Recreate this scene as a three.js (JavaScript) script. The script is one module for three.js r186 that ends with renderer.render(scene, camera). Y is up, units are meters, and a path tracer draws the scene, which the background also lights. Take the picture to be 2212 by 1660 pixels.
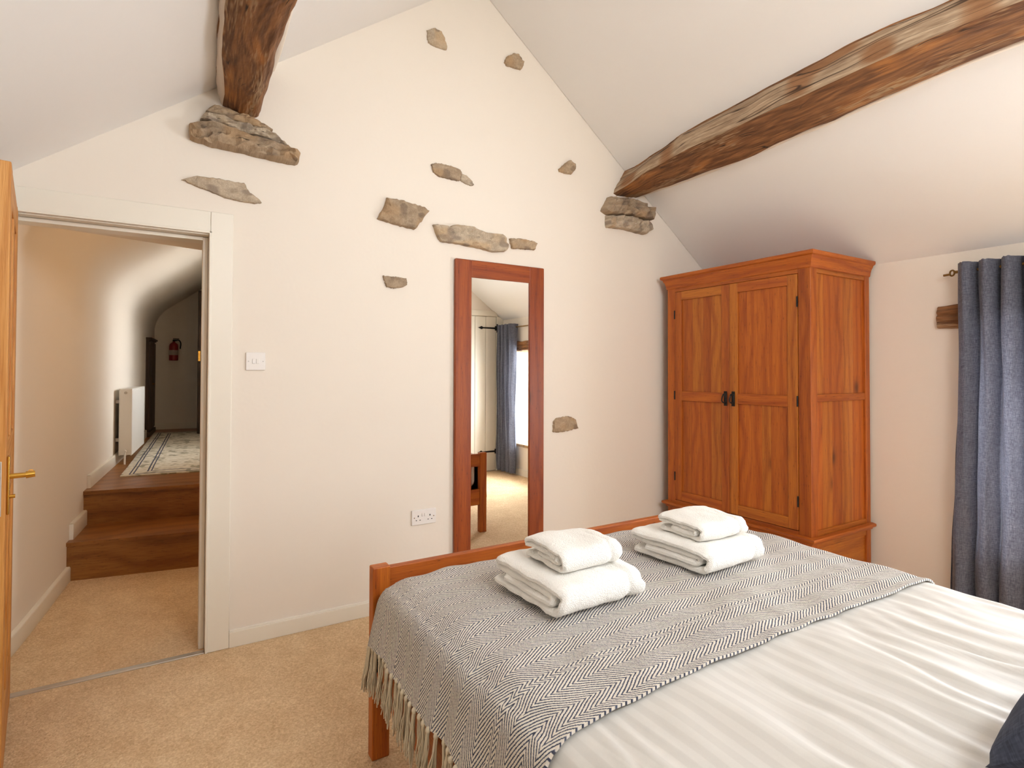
import * as THREE from 'three';
import { mergeGeometries, toCreasedNormals } from 'three/addons/utils/BufferGeometryUtils.js';
import { RoundedBoxGeometry } from 'three/addons/geometries/RoundedBoxGeometry.js';
import { RectAreaLightUniformsLib } from 'three/addons/lights/RectAreaLightUniformsLib.js';
import { createNoise2D, createNoise3D } from 'simplex-noise';

// ------------------------------------------------------------------ camera, sky, light, exposure
const scene = new THREE.Scene();
const camera = new THREE.PerspectiveCamera(69.17, 2212 / 1660, 0.02, 200);
camera.position.set(0, 1.3, 0);
camera.rotation.order = 'YXZ';
camera.rotation.set(0.9175 * Math.PI / 180, -31.385 * Math.PI / 180, 0.1626 * Math.PI / 180);
camera.setViewOffset(2212, 1660, 0, 48, 2212, 1660);
camera.updateProjectionMatrix();
scene.add(camera);

const renderer = new THREE.WebGLRenderer({ antialias: true });
renderer.toneMapping = THREE.LinearToneMapping;
renderer.toneMappingExposure = 1.1;
renderer.shadowMap.enabled = true;
RectAreaLightUniformsLib.init();

// bright, thinly clouded sky, the same all round
scene.background = new THREE.Color().setRGB(0.93, 0.97, 1.0);
scene.backgroundIntensity = 9;

// daylight of that sky entering the bedroom window and the landing window, each the size of its opening
function daylight(name, x, y, z, w, h, power, dx = -1, dz = 0) {
  const l = new THREE.RectAreaLight(new THREE.Color().setRGB(0.93, 0.98, 1.04), power, w, h);
  l.name = name;
  l.position.set(x, y, z);
  l.lookAt(x + dx, y, z + dz);
  scene.add(l);
  return l;
}
daylight('daylight_bedroom', 4.175, 0.965, -0.5, 1.4, 1.15, 27);
daylight('gable_fill_light', 1.25, 2.35, 0.77, 1.2, 1.0, 7.6, 0, -1);   // fill light at an added, unseen gable window behind the viewer
daylight('daylight_landing', 1.62, 1.6, -6.3, 0.7, 1.0, 8);

// ------------------------------------------------------------------ helpers
function mulberry(a) { return () => { a |= 0; a = a + 0x6D2B79F5 | 0; let t = Math.imul(a ^ a >>> 15, 1 | a); t = t + Math.imul(t ^ t >>> 7, 61 | t) ^ t; return ((t ^ t >>> 14) >>> 0) / 4294967296; }; }
const rnd = mulberry(20417);
const rr = (a, b) => a + (b - a) * rnd();
const n2 = createNoise2D(mulberry(11)), n3 = createNoise3D(mulberry(12));
const clamp = (x, a = 0, b = 1) => Math.min(b, Math.max(a, x));
const mix = (a, b, t) => a + (b - a) * t;
const sm = (a, b, x) => { const t = clamp((x - a) / (b - a)); return t * t * (3 - 2 * t); };
const V = (x, y, z) => new THREE.Vector3(x, y, z);

// periodic value noise for tiling textures
function hash(x, y, s) { let h = Math.imul(x, 374761393) ^ Math.imul(y, 668265263) ^ Math.imul(s, 1274126177); h = Math.imul(h ^ h >>> 13, 1274126177); return ((h ^ h >>> 16) >>> 0) / 4294967296; }
function pn(x, y, px, py, s) {
  const xi = Math.floor(x), yi = Math.floor(y), fx = x - xi, fy = y - yi, u = fx * fx * (3 - 2 * fx), v = fy * fy * (3 - 2 * fy);
  const w = (n, p) => ((n % p) + p) % p;
  const x0 = w(xi, px), x1 = w(xi + 1, px), y0 = w(yi, py), y1 = w(yi + 1, py);
  return mix(mix(hash(x0, y0, s), hash(x1, y0, s), u), mix(hash(x0, y1, s), hash(x1, y1, s), u), v);
}
// fn(u, v) in 0..1 -> [r, g, b] in 0..1
function tex(w, h, fn, srgb = true) {
  const d = new Uint8Array(w * h * 4);
  for (let y = 0; y < h; y++) for (let x = 0; x < w; x++) {
    const c = fn((x + 0.5) / w, (y + 0.5) / h), o = (y * w + x) * 4;
    const r = typeof c === 'number' ? c : c[0], g = typeof c === 'number' ? c : c[1], b = typeof c === 'number' ? c : c[2];
    d[o] = clamp(r) * 255; d[o + 1] = clamp(g) * 255; d[o + 2] = clamp(b) * 255; d[o + 3] = 255;
  }
  const t = new THREE.DataTexture(d, w, h, THREE.RGBAFormat);
  t.wrapS = t.wrapT = THREE.RepeatWrapping; t.magFilter = THREE.LinearFilter; t.minFilter = THREE.LinearMipmapLinearFilter; t.generateMipmaps = true;
  if (srgb) t.colorSpace = THREE.SRGBColorSpace;
  t.needsUpdate = true;
  return t;
}
function rep(t, u, v) { const c = t.clone(); c.repeat.set(u, v); c.needsUpdate = true; return c; }
const hex3 = (h) => [(h >> 16 & 255) / 255, (h >> 8 & 255) / 255, (h & 255) / 255];
const mix3 = (a, b, t) => [mix(a[0], b[0], t), mix(a[1], b[1], t), mix(a[2], b[2], t)];

const used = {};
function numbered(name) { const k = used[name] = (used[name] ?? -1) + 1; return k ? `${name}_${String(k).padStart(3, '0')}` : name; }
function flags(o) { o.castShadow = true; o.receiveShadow = true; return o; }
function obj(name, geo, mat, parent = scene) {
  const g = Array.isArray(geo) ? merge(geo) : geo;
  const m = flags(new THREE.Mesh(g, mat));
  m.name = parent === scene ? numbered(name) : name;
  parent.add(m);
  return m;
}
function tag(o, label, category, group) { o.userData.label = label; o.userData.category = category; if (group) o.userData.group = group; return o; }
function struct(name, geo, mat, label) { const o = obj(name, geo, mat); o.userData.kind = 'structure'; if (label) { o.userData.label = label; o.userData.category = name.split('_')[0]; } return o; }
function structGroup(name, label) { const o = new THREE.Group(); o.name = numbered(name); scene.add(o); o.userData.kind = 'structure'; o.userData.label = label; o.userData.category = name.split('_')[0]; return o; }
function thing(name, label, category, p = [0, 0, 0], turn = 0, group) {
  const o = new THREE.Group(); o.name = numbered(name); o.position.set(...p); o.rotation.y = turn; scene.add(o);
  return tag(o, label, category, group);
}
function merge(list) {
  const l = list.map((g) => { const k = g.index ? g.toNonIndexed() : g; for (const a of Object.keys(k.attributes)) if (!['position', 'normal', 'uv'].includes(a)) k.deleteAttribute(a); if (!k.attributes.normal) k.computeVertexNormals(); return k; });
  return l.length === 1 ? l[0] : mergeGeometries(l);
}
// box projection in metres; grain = axis that runs along u
function boxUV(g, grain = 'x', jitter = true) {
  if (g.index) g = g.toNonIndexed();
  const p = g.attributes.position, uv = new Float32Array(p.count * 2), ou = jitter ? rr(0, 7) : 0, ov = jitter ? rr(0, 7) : 0;
  const a = V(), b = V(), c = V(), n = V(), gi = 'xyz'.indexOf(grain);
  for (let i = 0; i < p.count; i += 3) {
    a.fromBufferAttribute(p, i); b.fromBufferAttribute(p, i + 1); c.fromBufferAttribute(p, i + 2);
    n.copy(b).sub(a).cross(c.clone().sub(a));
    const k = [Math.abs(n.x), Math.abs(n.y), Math.abs(n.z)], dom = k.indexOf(Math.max(...k));
    const rest = [0, 1, 2].filter((q) => q !== dom);
    let iu = rest[0], iv = rest[1];
    if (rest.includes(gi)) { iu = gi; iv = rest.find((q) => q !== gi); }
    [a, b, c].forEach((q, j) => { uv[(i + j) * 2] = q.getComponent(iu) + ou; uv[(i + j) * 2 + 1] = q.getComponent(iv) + ov; });
  }
  g.setAttribute('uv', new THREE.BufferAttribute(uv, 2));
  return g;
}
function box(x0, x1, y0, y1, z0, z1, r = 0, grain = 'x', jitter = true) {
  const w = x1 - x0, h = y1 - y0, d = z1 - z0;
  let g = r > 0 ? new RoundedBoxGeometry(w, h, d, 1, Math.min(r, w / 2.01, h / 2.01, d / 2.01)) : new THREE.BoxGeometry(w, h, d);
  g.translate((x0 + x1) / 2, (y0 + y1) / 2, (z0 + z1) / 2);
  return boxUV(g, grain, jitter);
}
// polygon in x,z raised from y0 to y1
function prismXZ(pts, y0, y1, grain = 'x') {
  const s = new THREE.Shape(pts.map(([x, z]) => new THREE.Vector2(x, -z)));
  const g = new THREE.ExtrudeGeometry(s, { depth: y1 - y0, bevelEnabled: false });
  g.rotateX(-Math.PI / 2); g.translate(0, y0, 0);
  return boxUV(g, grain, false);
}
function prismXY(pts, z0, z1, holes = [], grain = 'x') {
  const s = new THREE.Shape(pts.map((p) => new THREE.Vector2(...p)));
  for (const h of holes) s.holes.push(new THREE.Path(h.map((p) => new THREE.Vector2(...p))));
  const g = new THREE.ExtrudeGeometry(s, { depth: z1 - z0, bevelEnabled: false });
  g.translate(0, 0, z0);
  return boxUV(g, grain, false);
}
// rows of points -> surface; uv in metres along both directions
function grid(rows, closed = false, uvf) {
  const R = rows.length, C = rows[0].length, pos = [], uv = [], idx = [];
  const cu = new Float32Array(C), cv = new Float32Array(R);
  const mr = R >> 1, mc = C >> 1;
  for (let j = 1; j < C; j++) cu[j] = cu[j - 1] + V(...rows[mr][j]).distanceTo(V(...rows[mr][j - 1]));
  for (let i = 1; i < R; i++) cv[i] = cv[i - 1] + V(...rows[i][mc]).distanceTo(V(...rows[i - 1][mc]));
  for (let i = 0; i < R; i++) for (let j = 0; j < C; j++) { pos.push(...rows[i][j]); const q = uvf ? uvf(i, j) : [cv[i], cu[j]]; uv.push(...q); }
  for (let i = 0; i < R - 1; i++) for (let j = 0; j < C - 1; j++) { const a = i * C + j, b = a + 1, c = a + C, d = c + 1; idx.push(a, c, b, b, c, d); }
  const g = new THREE.BufferGeometry();
  g.setAttribute('position', new THREE.Float32BufferAttribute(pos, 3)); g.setAttribute('uv', new THREE.Float32BufferAttribute(uv, 2)); g.setIndex(idx);
  g.computeVertexNormals();
  if (closed) { // smooth across the seam between first and last column
    const n = g.attributes.normal;
    for (let i = 0; i < R; i++) { const a = i * C, b = a + C - 1, v = V(n.getX(a) + n.getX(b), n.getY(a) + n.getY(b), n.getZ(a) + n.getZ(b)).normalize(); n.setXYZ(a, v.x, v.y, v.z); n.setXYZ(b, v.x, v.y, v.z); }
  }
  return g;
}
function fan(ring, center, flip = false) {
  const pos = [...center], uv = [center[0], center[1]], idx = [];
  ring.forEach((p) => { pos.push(...p); uv.push(p[0], p[1]); });
  for (let i = 1; i < ring.length; i++) flip ? idx.push(0, i + 1, i) : idx.push(0, i, i + 1);
  const g = new THREE.BufferGeometry();
  g.setAttribute('position', new THREE.Float32BufferAttribute(pos, 3)); g.setAttribute('uv', new THREE.Float32BufferAttribute(uv, 2)); g.setIndex(idx); g.computeVertexNormals();
  return g;
}
function tube(pts, r, seg = 24, rad = 8) {
  const g = new THREE.TubeGeometry(new THREE.CatmullRomCurve3(pts.map((p) => V(...p))), seg, r, rad, false);
  const cap = (p, q) => { const c = new THREE.SphereGeometry(r, rad, 6); c.translate(...p); return c; };
  return merge([g, cap(pts[0]), cap(pts[pts.length - 1])]);
}
function cyl(p, q, r0, r1 = r0, seg = 16) {
  const a = V(...p), b = V(...q), g = new THREE.CylinderGeometry(r1, r0, a.distanceTo(b), seg);
  g.applyQuaternion(new THREE.Quaternion().setFromUnitVectors(V(0, 1, 0), b.clone().sub(a).normalize()));
  g.translate((a.x + b.x) / 2, (a.y + b.y) / 2, (a.z + b.z) / 2);
  return g;
}

// ------------------------------------------------------------------ textures
// oak and pine: grain along u (1.6 m), across along v (0.4 m)
function woodTex(w, h, dark, light, { rings = 9, wobble = 2.2, pores = 0.3, knots = 0, seed = 1, contrast = 1, fleck = null } = {}) {
  return tex(w, h, (u, v) => {
    let dv = 0, kd = 0;
    for (let k = 0; k < knots; k++) {
      const ku = hash(k, 1, seed), kv = hash(k, 2, seed); let du = (u - ku); du -= Math.round(du); let dk = (v - kv); dk -= Math.round(dk);
      const d2 = (du * 18) ** 2 + (dk * 9) ** 2; kd = Math.max(kd, 0.6 * Math.exp(-d2 * 5)); dv += 0.05 * Math.sign(dk) * Math.exp(-d2 * 1.2);
    }
    const warp = pn(u * 3, v * 3, 3, 3, seed) * 0.6 + pn(u * 7, v * 5, 7, 5, seed + 1) * 0.25;
    const x = (v + dv) * rings + warp * wobble;
    const ring = 0.5 + 0.5 * Math.sin(x * Math.PI * 2);
    const late = Math.pow(ring, 2.5);
    const fine = pn(u * 24, v * 160, 24, 160, seed + 2), fine2 = pn(u * 60, v * 320, 60, 320, seed + 3), broad = pn(u * 2, v * 6, 2, 6, seed + 4);
    let t = 0.32 * late + 0.34 * fine + 0.22 * broad + 0.12 * fine2;
    t = 0.5 + (t - 0.42) * 1.5 * contrast;
    let c = mix3(light, dark, clamp(t));
    if (fine2 > 1 - pores * 0.45 && fine > 0.5) c = c.map((q) => q * 0.8);
    if (fleck) { const f = sm(0.66, 0.8, pn(u * 5, v * 9, 5, 9, seed + 7)) * sm(0.4, 0.7, fine); c = mix3(c, fleck, f); }
    if (kd > 0) c = mix3(c, [dark[0] * 0.45, dark[1] * 0.4, dark[2] * 0.4], clamp(kd * 1.1));
    return c;
  });
}
const oakT = woodTex(1024, 512, hex3(0x974b11), hex3(0xc97b26), { rings: 7, seed: 3, knots: 1, contrast: 0.8 });
const oakMap = rep(oakT, 1 / 1.6, 1 / 0.5);
const pineMap = rep(woodTex(1024, 256, hex3(0xb9762f), hex3(0xdfa45c), { rings: 6, wobble: 3, seed: 21, contrast: 1.0, pores: 0 }), 1 / 1.8, 1 / 0.25);
const lamMap = rep(woodTex(512, 256, hex3(0x7c4a1d), hex3(0xad7439), { rings: 3, wobble: 2, seed: 31, contrast: 0.8 }), 1 / 1.2, 1 / 0.5);
const darkMap = rep(woodTex(256, 256, hex3(0x2a1a0f), hex3(0x4a3018), { rings: 3, seed: 41 }), 1, 1 / 0.4);
const woodBump = rep(tex(512, 512, (u, v) => 0.5 * pn(u * 20, v * 150, 20, 150, 51) + 0.5 * pn(u * 50, v * 256, 50, 256, 52), false), 1 / 0.8, 1 / 0.4);

// hewn old timber: u along the log, v round it
const beamT = tex(1024, 512, (u, v) => {
  const warp = pn(u * 6, v * 6, 6, 6, 61) * 0.9 + pn(u * 14, v * 10, 14, 10, 62) * 0.35;
  const st = pn(u * 14 + warp, v * 70 + warp * 5, 14, 70, 63), st2 = pn(u * 40, v * 200, 40, 200, 64), patch = pn(u * 7, v * 5, 7, 5, 65), patch2 = pn(u * 18, v * 14, 18, 14, 66);
  let c = mix3(hex3(0x4a2c18), hex3(0xa27044), clamp(0.25 + 0.75 * st * 0.8 + (st2 - 0.5) * 0.35));
  c = mix3(c, hex3(0xb97638), sm(0.6, 0.85, patch * 0.7 + patch2 * 0.3) * 0.6 * (0.4 + st));
  c = mix3(c, hex3(0xb09878), sm(0.58, 0.85, pn(u * 5, v * 9, 5, 9, 67) * 0.6 + st2 * 0.4) * 0.7);
  const crack = sm(0.03, 0.0, Math.abs(pn(u * 5, v * 26 + warp * 3, 5, 26, 68) - 0.5)) * sm(0.45, 0.7, patch2);
  return mix3(c, hex3(0x1d120a), crack * 0.8);
});
// the same timber where its skin has weathered grey and split lengthways
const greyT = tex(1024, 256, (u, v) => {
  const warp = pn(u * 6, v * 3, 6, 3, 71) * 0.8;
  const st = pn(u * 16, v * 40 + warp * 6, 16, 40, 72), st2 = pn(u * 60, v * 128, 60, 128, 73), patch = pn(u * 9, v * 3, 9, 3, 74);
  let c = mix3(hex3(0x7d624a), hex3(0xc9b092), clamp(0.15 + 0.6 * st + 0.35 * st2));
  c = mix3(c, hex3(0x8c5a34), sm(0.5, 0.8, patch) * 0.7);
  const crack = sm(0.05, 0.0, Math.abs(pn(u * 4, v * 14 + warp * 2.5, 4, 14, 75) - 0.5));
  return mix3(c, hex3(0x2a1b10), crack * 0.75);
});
const beamBump = tex(512, 512, (u, v) => { const w = pn(u * 6, v * 6, 6, 6, 61); return 0.55 * pn(u * 10 + w, v * 50 + w * 5, 10, 50, 63) + 0.3 * pn(u * 8, v * 8, 8, 8, 66) + 0.15 * pn(u * 60, v * 160, 60, 160, 64); }, false);

const stoneT = tex(512, 512, (u, v) => {
  const a = pn(u * 6, v * 8, 6, 8, 81), b = pn(u * 18, v * 26, 18, 26, 82), c = pn(u * 90, v * 90, 90, 90, 83), d = pn(u * 220, v * 220, 220, 220, 84);
  let k = mix3(hex3(0x9c8a74), hex3(0xd2c1a9), clamp(0.15 + 0.45 * b + 0.35 * c + 0.2 * (d - 0.5)));
  k = mix3(k, hex3(0xc4a47c), sm(0.5, 0.85, a) * 0.55);
  return mix3(k, hex3(0x857668), sm(0.62, 0.85, pn(u * 10, v * 14, 10, 14, 85)) * 0.6);
});
const stoneB = tex(512, 512, (u, v) => 0.4 * pn(u * 14, v * 22, 14, 22, 82) + 0.35 * pn(u * 60, v * 60, 60, 60, 83) + 0.25 * pn(u * 160, v * 160, 160, 160, 84), false);

const plasterB = rep(tex(512, 512, (u, v) => 0.6 * pn(u * 5, v * 5, 5, 5, 91) + 0.25 * pn(u * 17, v * 17, 17, 17, 92) + 0.15 * pn(u * 120, v * 120, 120, 120, 93), false), 1 / 1.7, 1 / 1.7);
const carpetT = rep(tex(1024, 1024, (u, v) => {
  const a = pn(u * 300, v * 300, 300, 300, 101), b = pn(u * 140, v * 140, 140, 140, 102), c = pn(u * 18, v * 18, 18, 18, 103), d = pn(u * 5, v * 5, 5, 5, 104);
  const t = 0.42 * a + 0.28 * b + 0.18 * c + 0.12 * d;
  return mix3(hex3(0xcfac82), hex3(0xf6dcb4), clamp(0.5 + (t - 0.5) * 1.5));
}), 1 / 1.2, 1 / 1.2);
const carpetB = rep(tex(512, 512, (u, v) => 0.6 * pn(u * 170, v * 170, 170, 170, 105) + 0.4 * pn(u * 70, v * 70, 70, 70, 106), false), 1 / 0.7, 1 / 0.7);
const weaveT = rep(tex(512, 512, (u, v) => {
  const a = pn(u * 256, v * 24, 256, 24, 111), b = pn(u * 24, v * 256, 24, 256, 112), c = pn(u * 128, v * 128, 128, 128, 113);
  const t = 0.4 * a + 0.4 * b + 0.2 * c; return mix3(hex3(0x4b4e5c), hex3(0x7c7f8d), clamp(0.5 + (t - 0.5) * 1.6));
}), 1 / 0.35, 1 / 0.35);
const terryB = rep(tex(512, 512, (u, v) => 0.65 * pn(u * 128, v * 128, 128, 128, 121) + 0.35 * pn(u * 44, v * 44, 44, 44, 122), false), 1 / 0.22, 1 / 0.22);
// cotton satin with woven stripes along the bed (u across the bed in metres)
const satinT = rep(tex(512, 512, (u, v) => {
  const s = 0.5 + 0.5 * Math.sin(u * Math.PI * 2 * 8); const k = sm(0.35, 0.65, s), n = pn(u * 200, v * 200, 200, 200, 131);
  return mix3([0.845, 0.832, 0.808], [0.88, 0.868, 0.845], k * 0.75 + n * 0.25);
}), 1 / 0.32, 1 / 0.32);

// herringbone throw: u = 18 diagonals (0.252 m) along the bands, v = 1.0 m across the bands from the near edge
const bands = (() => { // [start, end, slope]
  const w = [[0.026, 1], [0.034, -1], [0.052, 1], [0.04, -1], [0.012, 1], [0.012, -1], [0.05, 1], [0.046, -1]];
  const out = []; let v = 0, s = 1;
  for (const [k, q] of w) { out.push([v, v + k, q]); v += k; s = q; }
  while (v < 1.02) { s = -s; const k = 0.047; out.push([v, v + k, s]); v += k; }
  return out;
})();
function throwLine(u, v) {
  const y = v, L = 0.252 / 18, k = bands.find((b) => y < b[1]) ?? bands[bands.length - 1];
  let ph = 0; // keep the lines joined from band to band
  for (const b of bands) { if (b === k) { ph += (y - b[0]) * b[2]; break; } ph += (b[1] - b[0]) * b[2]; }
  const x = u * 18 + ph * 1.75 / L + (pn(u * 14, v * 60, 14, 60, 141) - 0.5) * 0.25;
  const f = x - Math.floor(x);
  let d = Math.abs(f - 0.5) * 2; // 0 at the line
  const edge = Math.min(y - k[0], k[1] - y);
  return { d, edge };
}
const throwT = tex(512, 2048, (u, v) => {
  const { d } = throwLine(u, v);
  const beads = 0.5 + 0.5 * Math.sin(v * Math.PI * 2 * 330), n = pn(u * 128, v * 512, 128, 512, 142), n3_ = pn(u * 3, v * 12, 3, 12, 143);
  const line = 1 - sm(0.26, 0.43, d + (n - 0.5) * 0.25 + (beads - 0.5) * 0.1);
  return mix3(mix3(hex3(0xe2d9cb), hex3(0xf5eee3), n * 0.7 + n3_ * 0.3), mix3(hex3(0x30364a), hex3(0x535a70), n), line * 0.95);
});
throwT.anisotropy = 8;
const throwB = tex(512, 2048, (u, v) => { const { d } = throwLine(u, v); return 0.6 * sm(0.2, 0.6, d) + 0.4 * (0.5 + 0.5 * Math.sin(v * Math.PI * 2 * 330)); }, false);

// landing rug: u across (0..1), v along (0..1)
const rugT = tex(512, 1024, (u, v) => {
  const n = pn(u * 40, v * 150, 40, 150, 151), f = pn(u * 14, v * 50, 14, 50, 152), f2 = pn(u * 30, v * 110, 30, 110, 153);
  let c = mix3(hex3(0xcabfa8), hex3(0xe6dfd0), n);
  const m = Math.min(u, 1 - u, Math.min(v, 1 - v) * 3.4 / 0.78);
  c = mix3(c, hex3(0x8f8871), sm(0.58, 0.72, f * 0.6 + f2 * 0.4) * 0.75);
  for (const b of [0.07, 0.1, 0.21, 0.24]) if (Math.abs(m - b) < 0.006) c = hex3(0x47485a);
  return c;
});

// ------------------------------------------------------------------ materials
const S = (o) => new THREE.MeshStandardMaterial(o), PH = (o) => new THREE.MeshPhysicalMaterial(o);
const M = {
  wall: S({ color: 0xf0e6d8, roughness: 0.92, bumpMap: plasterB, bumpScale: 0.0016 }),
  ceiling: S({ color: 0xf3f0ec, roughness: 0.94, bumpMap: plasterB, bumpScale: 0.0014 }),
    gloss: S({ color: 0xf0e9da, roughness: 0.38 }),
  carpet: S({ map: carpetT, bumpMap: carpetB, bumpScale: 0.004, roughness: 1 }),
  oak: [0xffffff, 0xf2dcc8, 0xffe9d2, 0xe6cdb4].map((c) => S({ map: oakMap, color: c, roughness: 0.48, bumpMap: woodBump, bumpScale: 0.0003 })),
  oakDark: [0xd9b294, 0xcfa687].map((c) => S({ map: oakMap, color: c, roughness: 0.42, bumpMap: woodBump, bumpScale: 0.0003 })),
  pine: S({ map: pineMap, roughness: 0.5, bumpMap: woodBump, bumpScale: 0.0005 }),
  laminate: S({ map: lamMap, roughness: 0.38 }),
  darkWood: S({ map: darkMap, roughness: 0.5 }),
  beam: S({ map: rep(beamT, 1 / 1.6, 1 / 0.8), bumpMap: rep(beamBump, 1 / 0.8, 1 / 0.8), bumpScale: 0.008, roughness: 0.8 }),
  limewash: S({ color: 0xd9c8b6, roughness: 0.95, bumpMap: plasterB, bumpScale: 0.004 }),
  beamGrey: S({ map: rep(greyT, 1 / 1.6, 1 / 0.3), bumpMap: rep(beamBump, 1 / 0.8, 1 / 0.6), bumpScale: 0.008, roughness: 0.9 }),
  stone: [0xffffff, 0xf0e6da, 0xe4dcd4].map((c) => S({ map: rep(stoneT, 1 / 0.5, 1 / 0.5), color: c, bumpMap: rep(stoneB, 1 / 0.5, 1 / 0.5), bumpScale: 0.004, roughness: 0.95 })),
  brass: S({ color: 0xd9a94e, metalness: 1, roughness: 0.22 }),
  antique: S({ color: 0x8a6a3c, metalness: 0.9, roughness: 0.4 }),
  steel: S({ color: 0xcfcac2, metalness: 0.9, roughness: 0.35 }),
  iron: S({ color: 0x1c1a18, metalness: 0.3, roughness: 0.55 }),
  black: S({ color: 0x141210, roughness: 0.6 }),
  plastic: S({ color: 0xf1ece6, roughness: 0.3 }),
  mirror: S({ color: 0xf4f6f4, metalness: 1, roughness: 0.01 }),
  glass: PH({ color: 0xffffff, transmission: 1, roughness: 0, thickness: 0, ior: 1.5 }),
  curtain: PH({ map: weaveT, roughness: 1, transmission: 0.14, thickness: 0, side: THREE.DoubleSide, sheen: 0.2, sheenRoughness: 0.8 }),
  satin: S({ map: satinT, roughness: 0.62 }),
  throw: S({ map: throwT, bumpMap: throwB, bumpScale: 0.0015, roughness: 0.95 }),
  tassel: S({ color: 0xdccfb6, roughness: 0.95 }),
  towel: PH({ color: 0xfbf8f1, roughness: 1, bumpMap: terryB, bumpScale: 0.0022, sheen: 0.4, sheenRoughness: 0.7 }),
  towelBand: S({ color: 0xf0eadc, roughness: 0.7 }),
  cushion: S({ map: rep(weaveT, 1 / 0.35, 1 / 0.35), color: 0xa9b4c4, roughness: 0.9 }),
  radiator: S({ color: 0xf2eee6, roughness: 0.35 }),
  red: S({ color: 0x8f1512, roughness: 0.35 }),
  rug: S({ map: rugT, roughness: 1 }),
  gravel: S({ color: 0xb9b2a6, roughness: 1 }),
  roof: S({ color: 0x6b6660, roughness: 1 }),
};
const oak = () => M.oak[Math.floor(rnd() * M.oak.length)];

// ------------------------------------------------------------------ the bedroom shell
const GZ = -2.94, WX = 3.71, BZ = 0.48, LX = -0.95;              // gable wall, window wall, back wall, left wall
const slR = (x) => 3.557 - 0.764 * (x - 1.625), slL = (x) => 2.607 + 0.735 * (x - 0.14);
const RX = 1.5306, RY = slR(RX);

struct('floor', prismXZ([[LX - 0.2, BZ + 0.2], [WX + 0.3, BZ + 0.2], [WX + 0.3, GZ - 0.02], [LX - 0.2, GZ - 0.02]], -0.12, 0), M.carpet, 'beige cut pile carpet of the bedroom');
const gable = struct('wall_front', prismXY(
  [[LX - 0.2, -0.12], [-0.6, -0.12], [-0.6, 1.955], [0.165, 1.955], [0.165, -0.12], [WX + 0.45, -0.12], [WX + 0.45, slR(WX + 0.45) + 0.3], [RX, RY + 0.32], [LX - 0.2, slL(LX - 0.2) + 0.3]], GZ - 0.13, GZ), M.wall, 'cream plastered gable wall with bare stones showing through');
// thicker masonry behind, leaving a reveal that widens towards the right
struct('wall_front_reveal', [
  prismXZ([[LX - 0.2, -3.07], [-0.62, -3.07], [-0.62, -3.1], [LX - 0.2, -3.1]], -0.12, 3.2),
  prismXZ([[0.15, -3.07], [WX + 0.45, -3.07], [WX + 0.45, -3.4], [0.15, -3.33]], -0.12, 3.6),
  prismXZ([[-0.62, -3.07], [0.15, -3.07], [0.15, -3.33], [-0.62, -3.09]], 1.925, 3.2),
], M.wall, 'plastered reveal behind the doorway');
const CZ0 = GZ + 0.0028;
const slabL = (x0, x1, z0, z1, a, b) => prismXY([[x0, slL(x0) + a], [x1, slL(x1) + a], [x1, slL(x1) + b], [x0, slL(x0) + b]], z0, z1);
struct('ceiling', slabL(LX - 0.1, RX, GZ, BZ + 0.2, 0, 0.14), M.ceiling, 'white sloping ceiling above the doorway');
struct('ceiling', prismXY([[RX, RY], [WX + 0.3, slR(WX + 0.3)], [WX + 0.3, slR(WX + 0.3) + 0.14], [RX, RY + 0.14]], CZ0, BZ + 0.2), M.ceiling, 'white sloping ceiling above the wardrobe and window');
struct('roof', [prismXY([[RX, RY + 0.16], [WX + 0.8, slR(WX + 0.8) + 0.16], [WX + 0.8, slR(WX + 0.8) + 0.3], [RX, RY + 0.3]], GZ - 0.5, BZ + 0.5), slabL(LX - 0.6, RX, GZ - 0.5, BZ + 0.5, 0.15, 0.3)], M.roof, 'slate roof over the bedroom');
const W0 = -1.2, W1 = 0.2, WY0 = 0.39, WY1 = 1.56, WXo = WX + 0.45;   // window opening
struct('wall_right', [
  box(WX, WXo, -0.12, WY0, GZ, BZ + 0.2, 0, 'z', false), box(WX, WXo, WY1, slR(WX) + 0.1, GZ, BZ + 0.2, 0, 'z', false),
  box(WX, WXo, WY0, WY1, GZ, W0, 0, 'z', false), box(WX, WXo, WY0, WY1, W1, BZ + 0.2, 0, 'z', false)], M.wall, 'cream plastered wall with the curtained window');
struct('wall_back', prismXY([[LX - 0.2, -0.12], [WX, -0.12], [WX, slR(WX) + 0.1], [RX, RY + 0.1], [LX - 0.2, slL(LX - 0.2) + 0.1]], BZ, BZ + 0.25, [[[0.65, 1.85], [1.85, 1.85], [1.85, 2.85], [0.65, 2.85]]]), M.wall, 'cream wall with the white cupboard door');
struct('wall_left', box(LX - 0.2, LX, -0.12, slL(LX) + 0.1, GZ, BZ, 0, 'z', false), M.wall, 'cream wall beside the pine door');

function skirting(name, geo, label) { return struct(name, geo, M.gloss, label); }
skirting('baseboard_front', [box(0.241, WX, 0, 0.072, GZ, GZ + 0.018, 0.002), box(0.241, WX, 0.06, 0.082, GZ, GZ + 0.012, 0.005)], 'white painted skirting below the gable wall');
skirting('baseboard_right', box(WX - 0.018, WX, 0, 0.082, GZ + 0.018, BZ, 0.005, 'z'), 'white painted skirting below the window');

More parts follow.
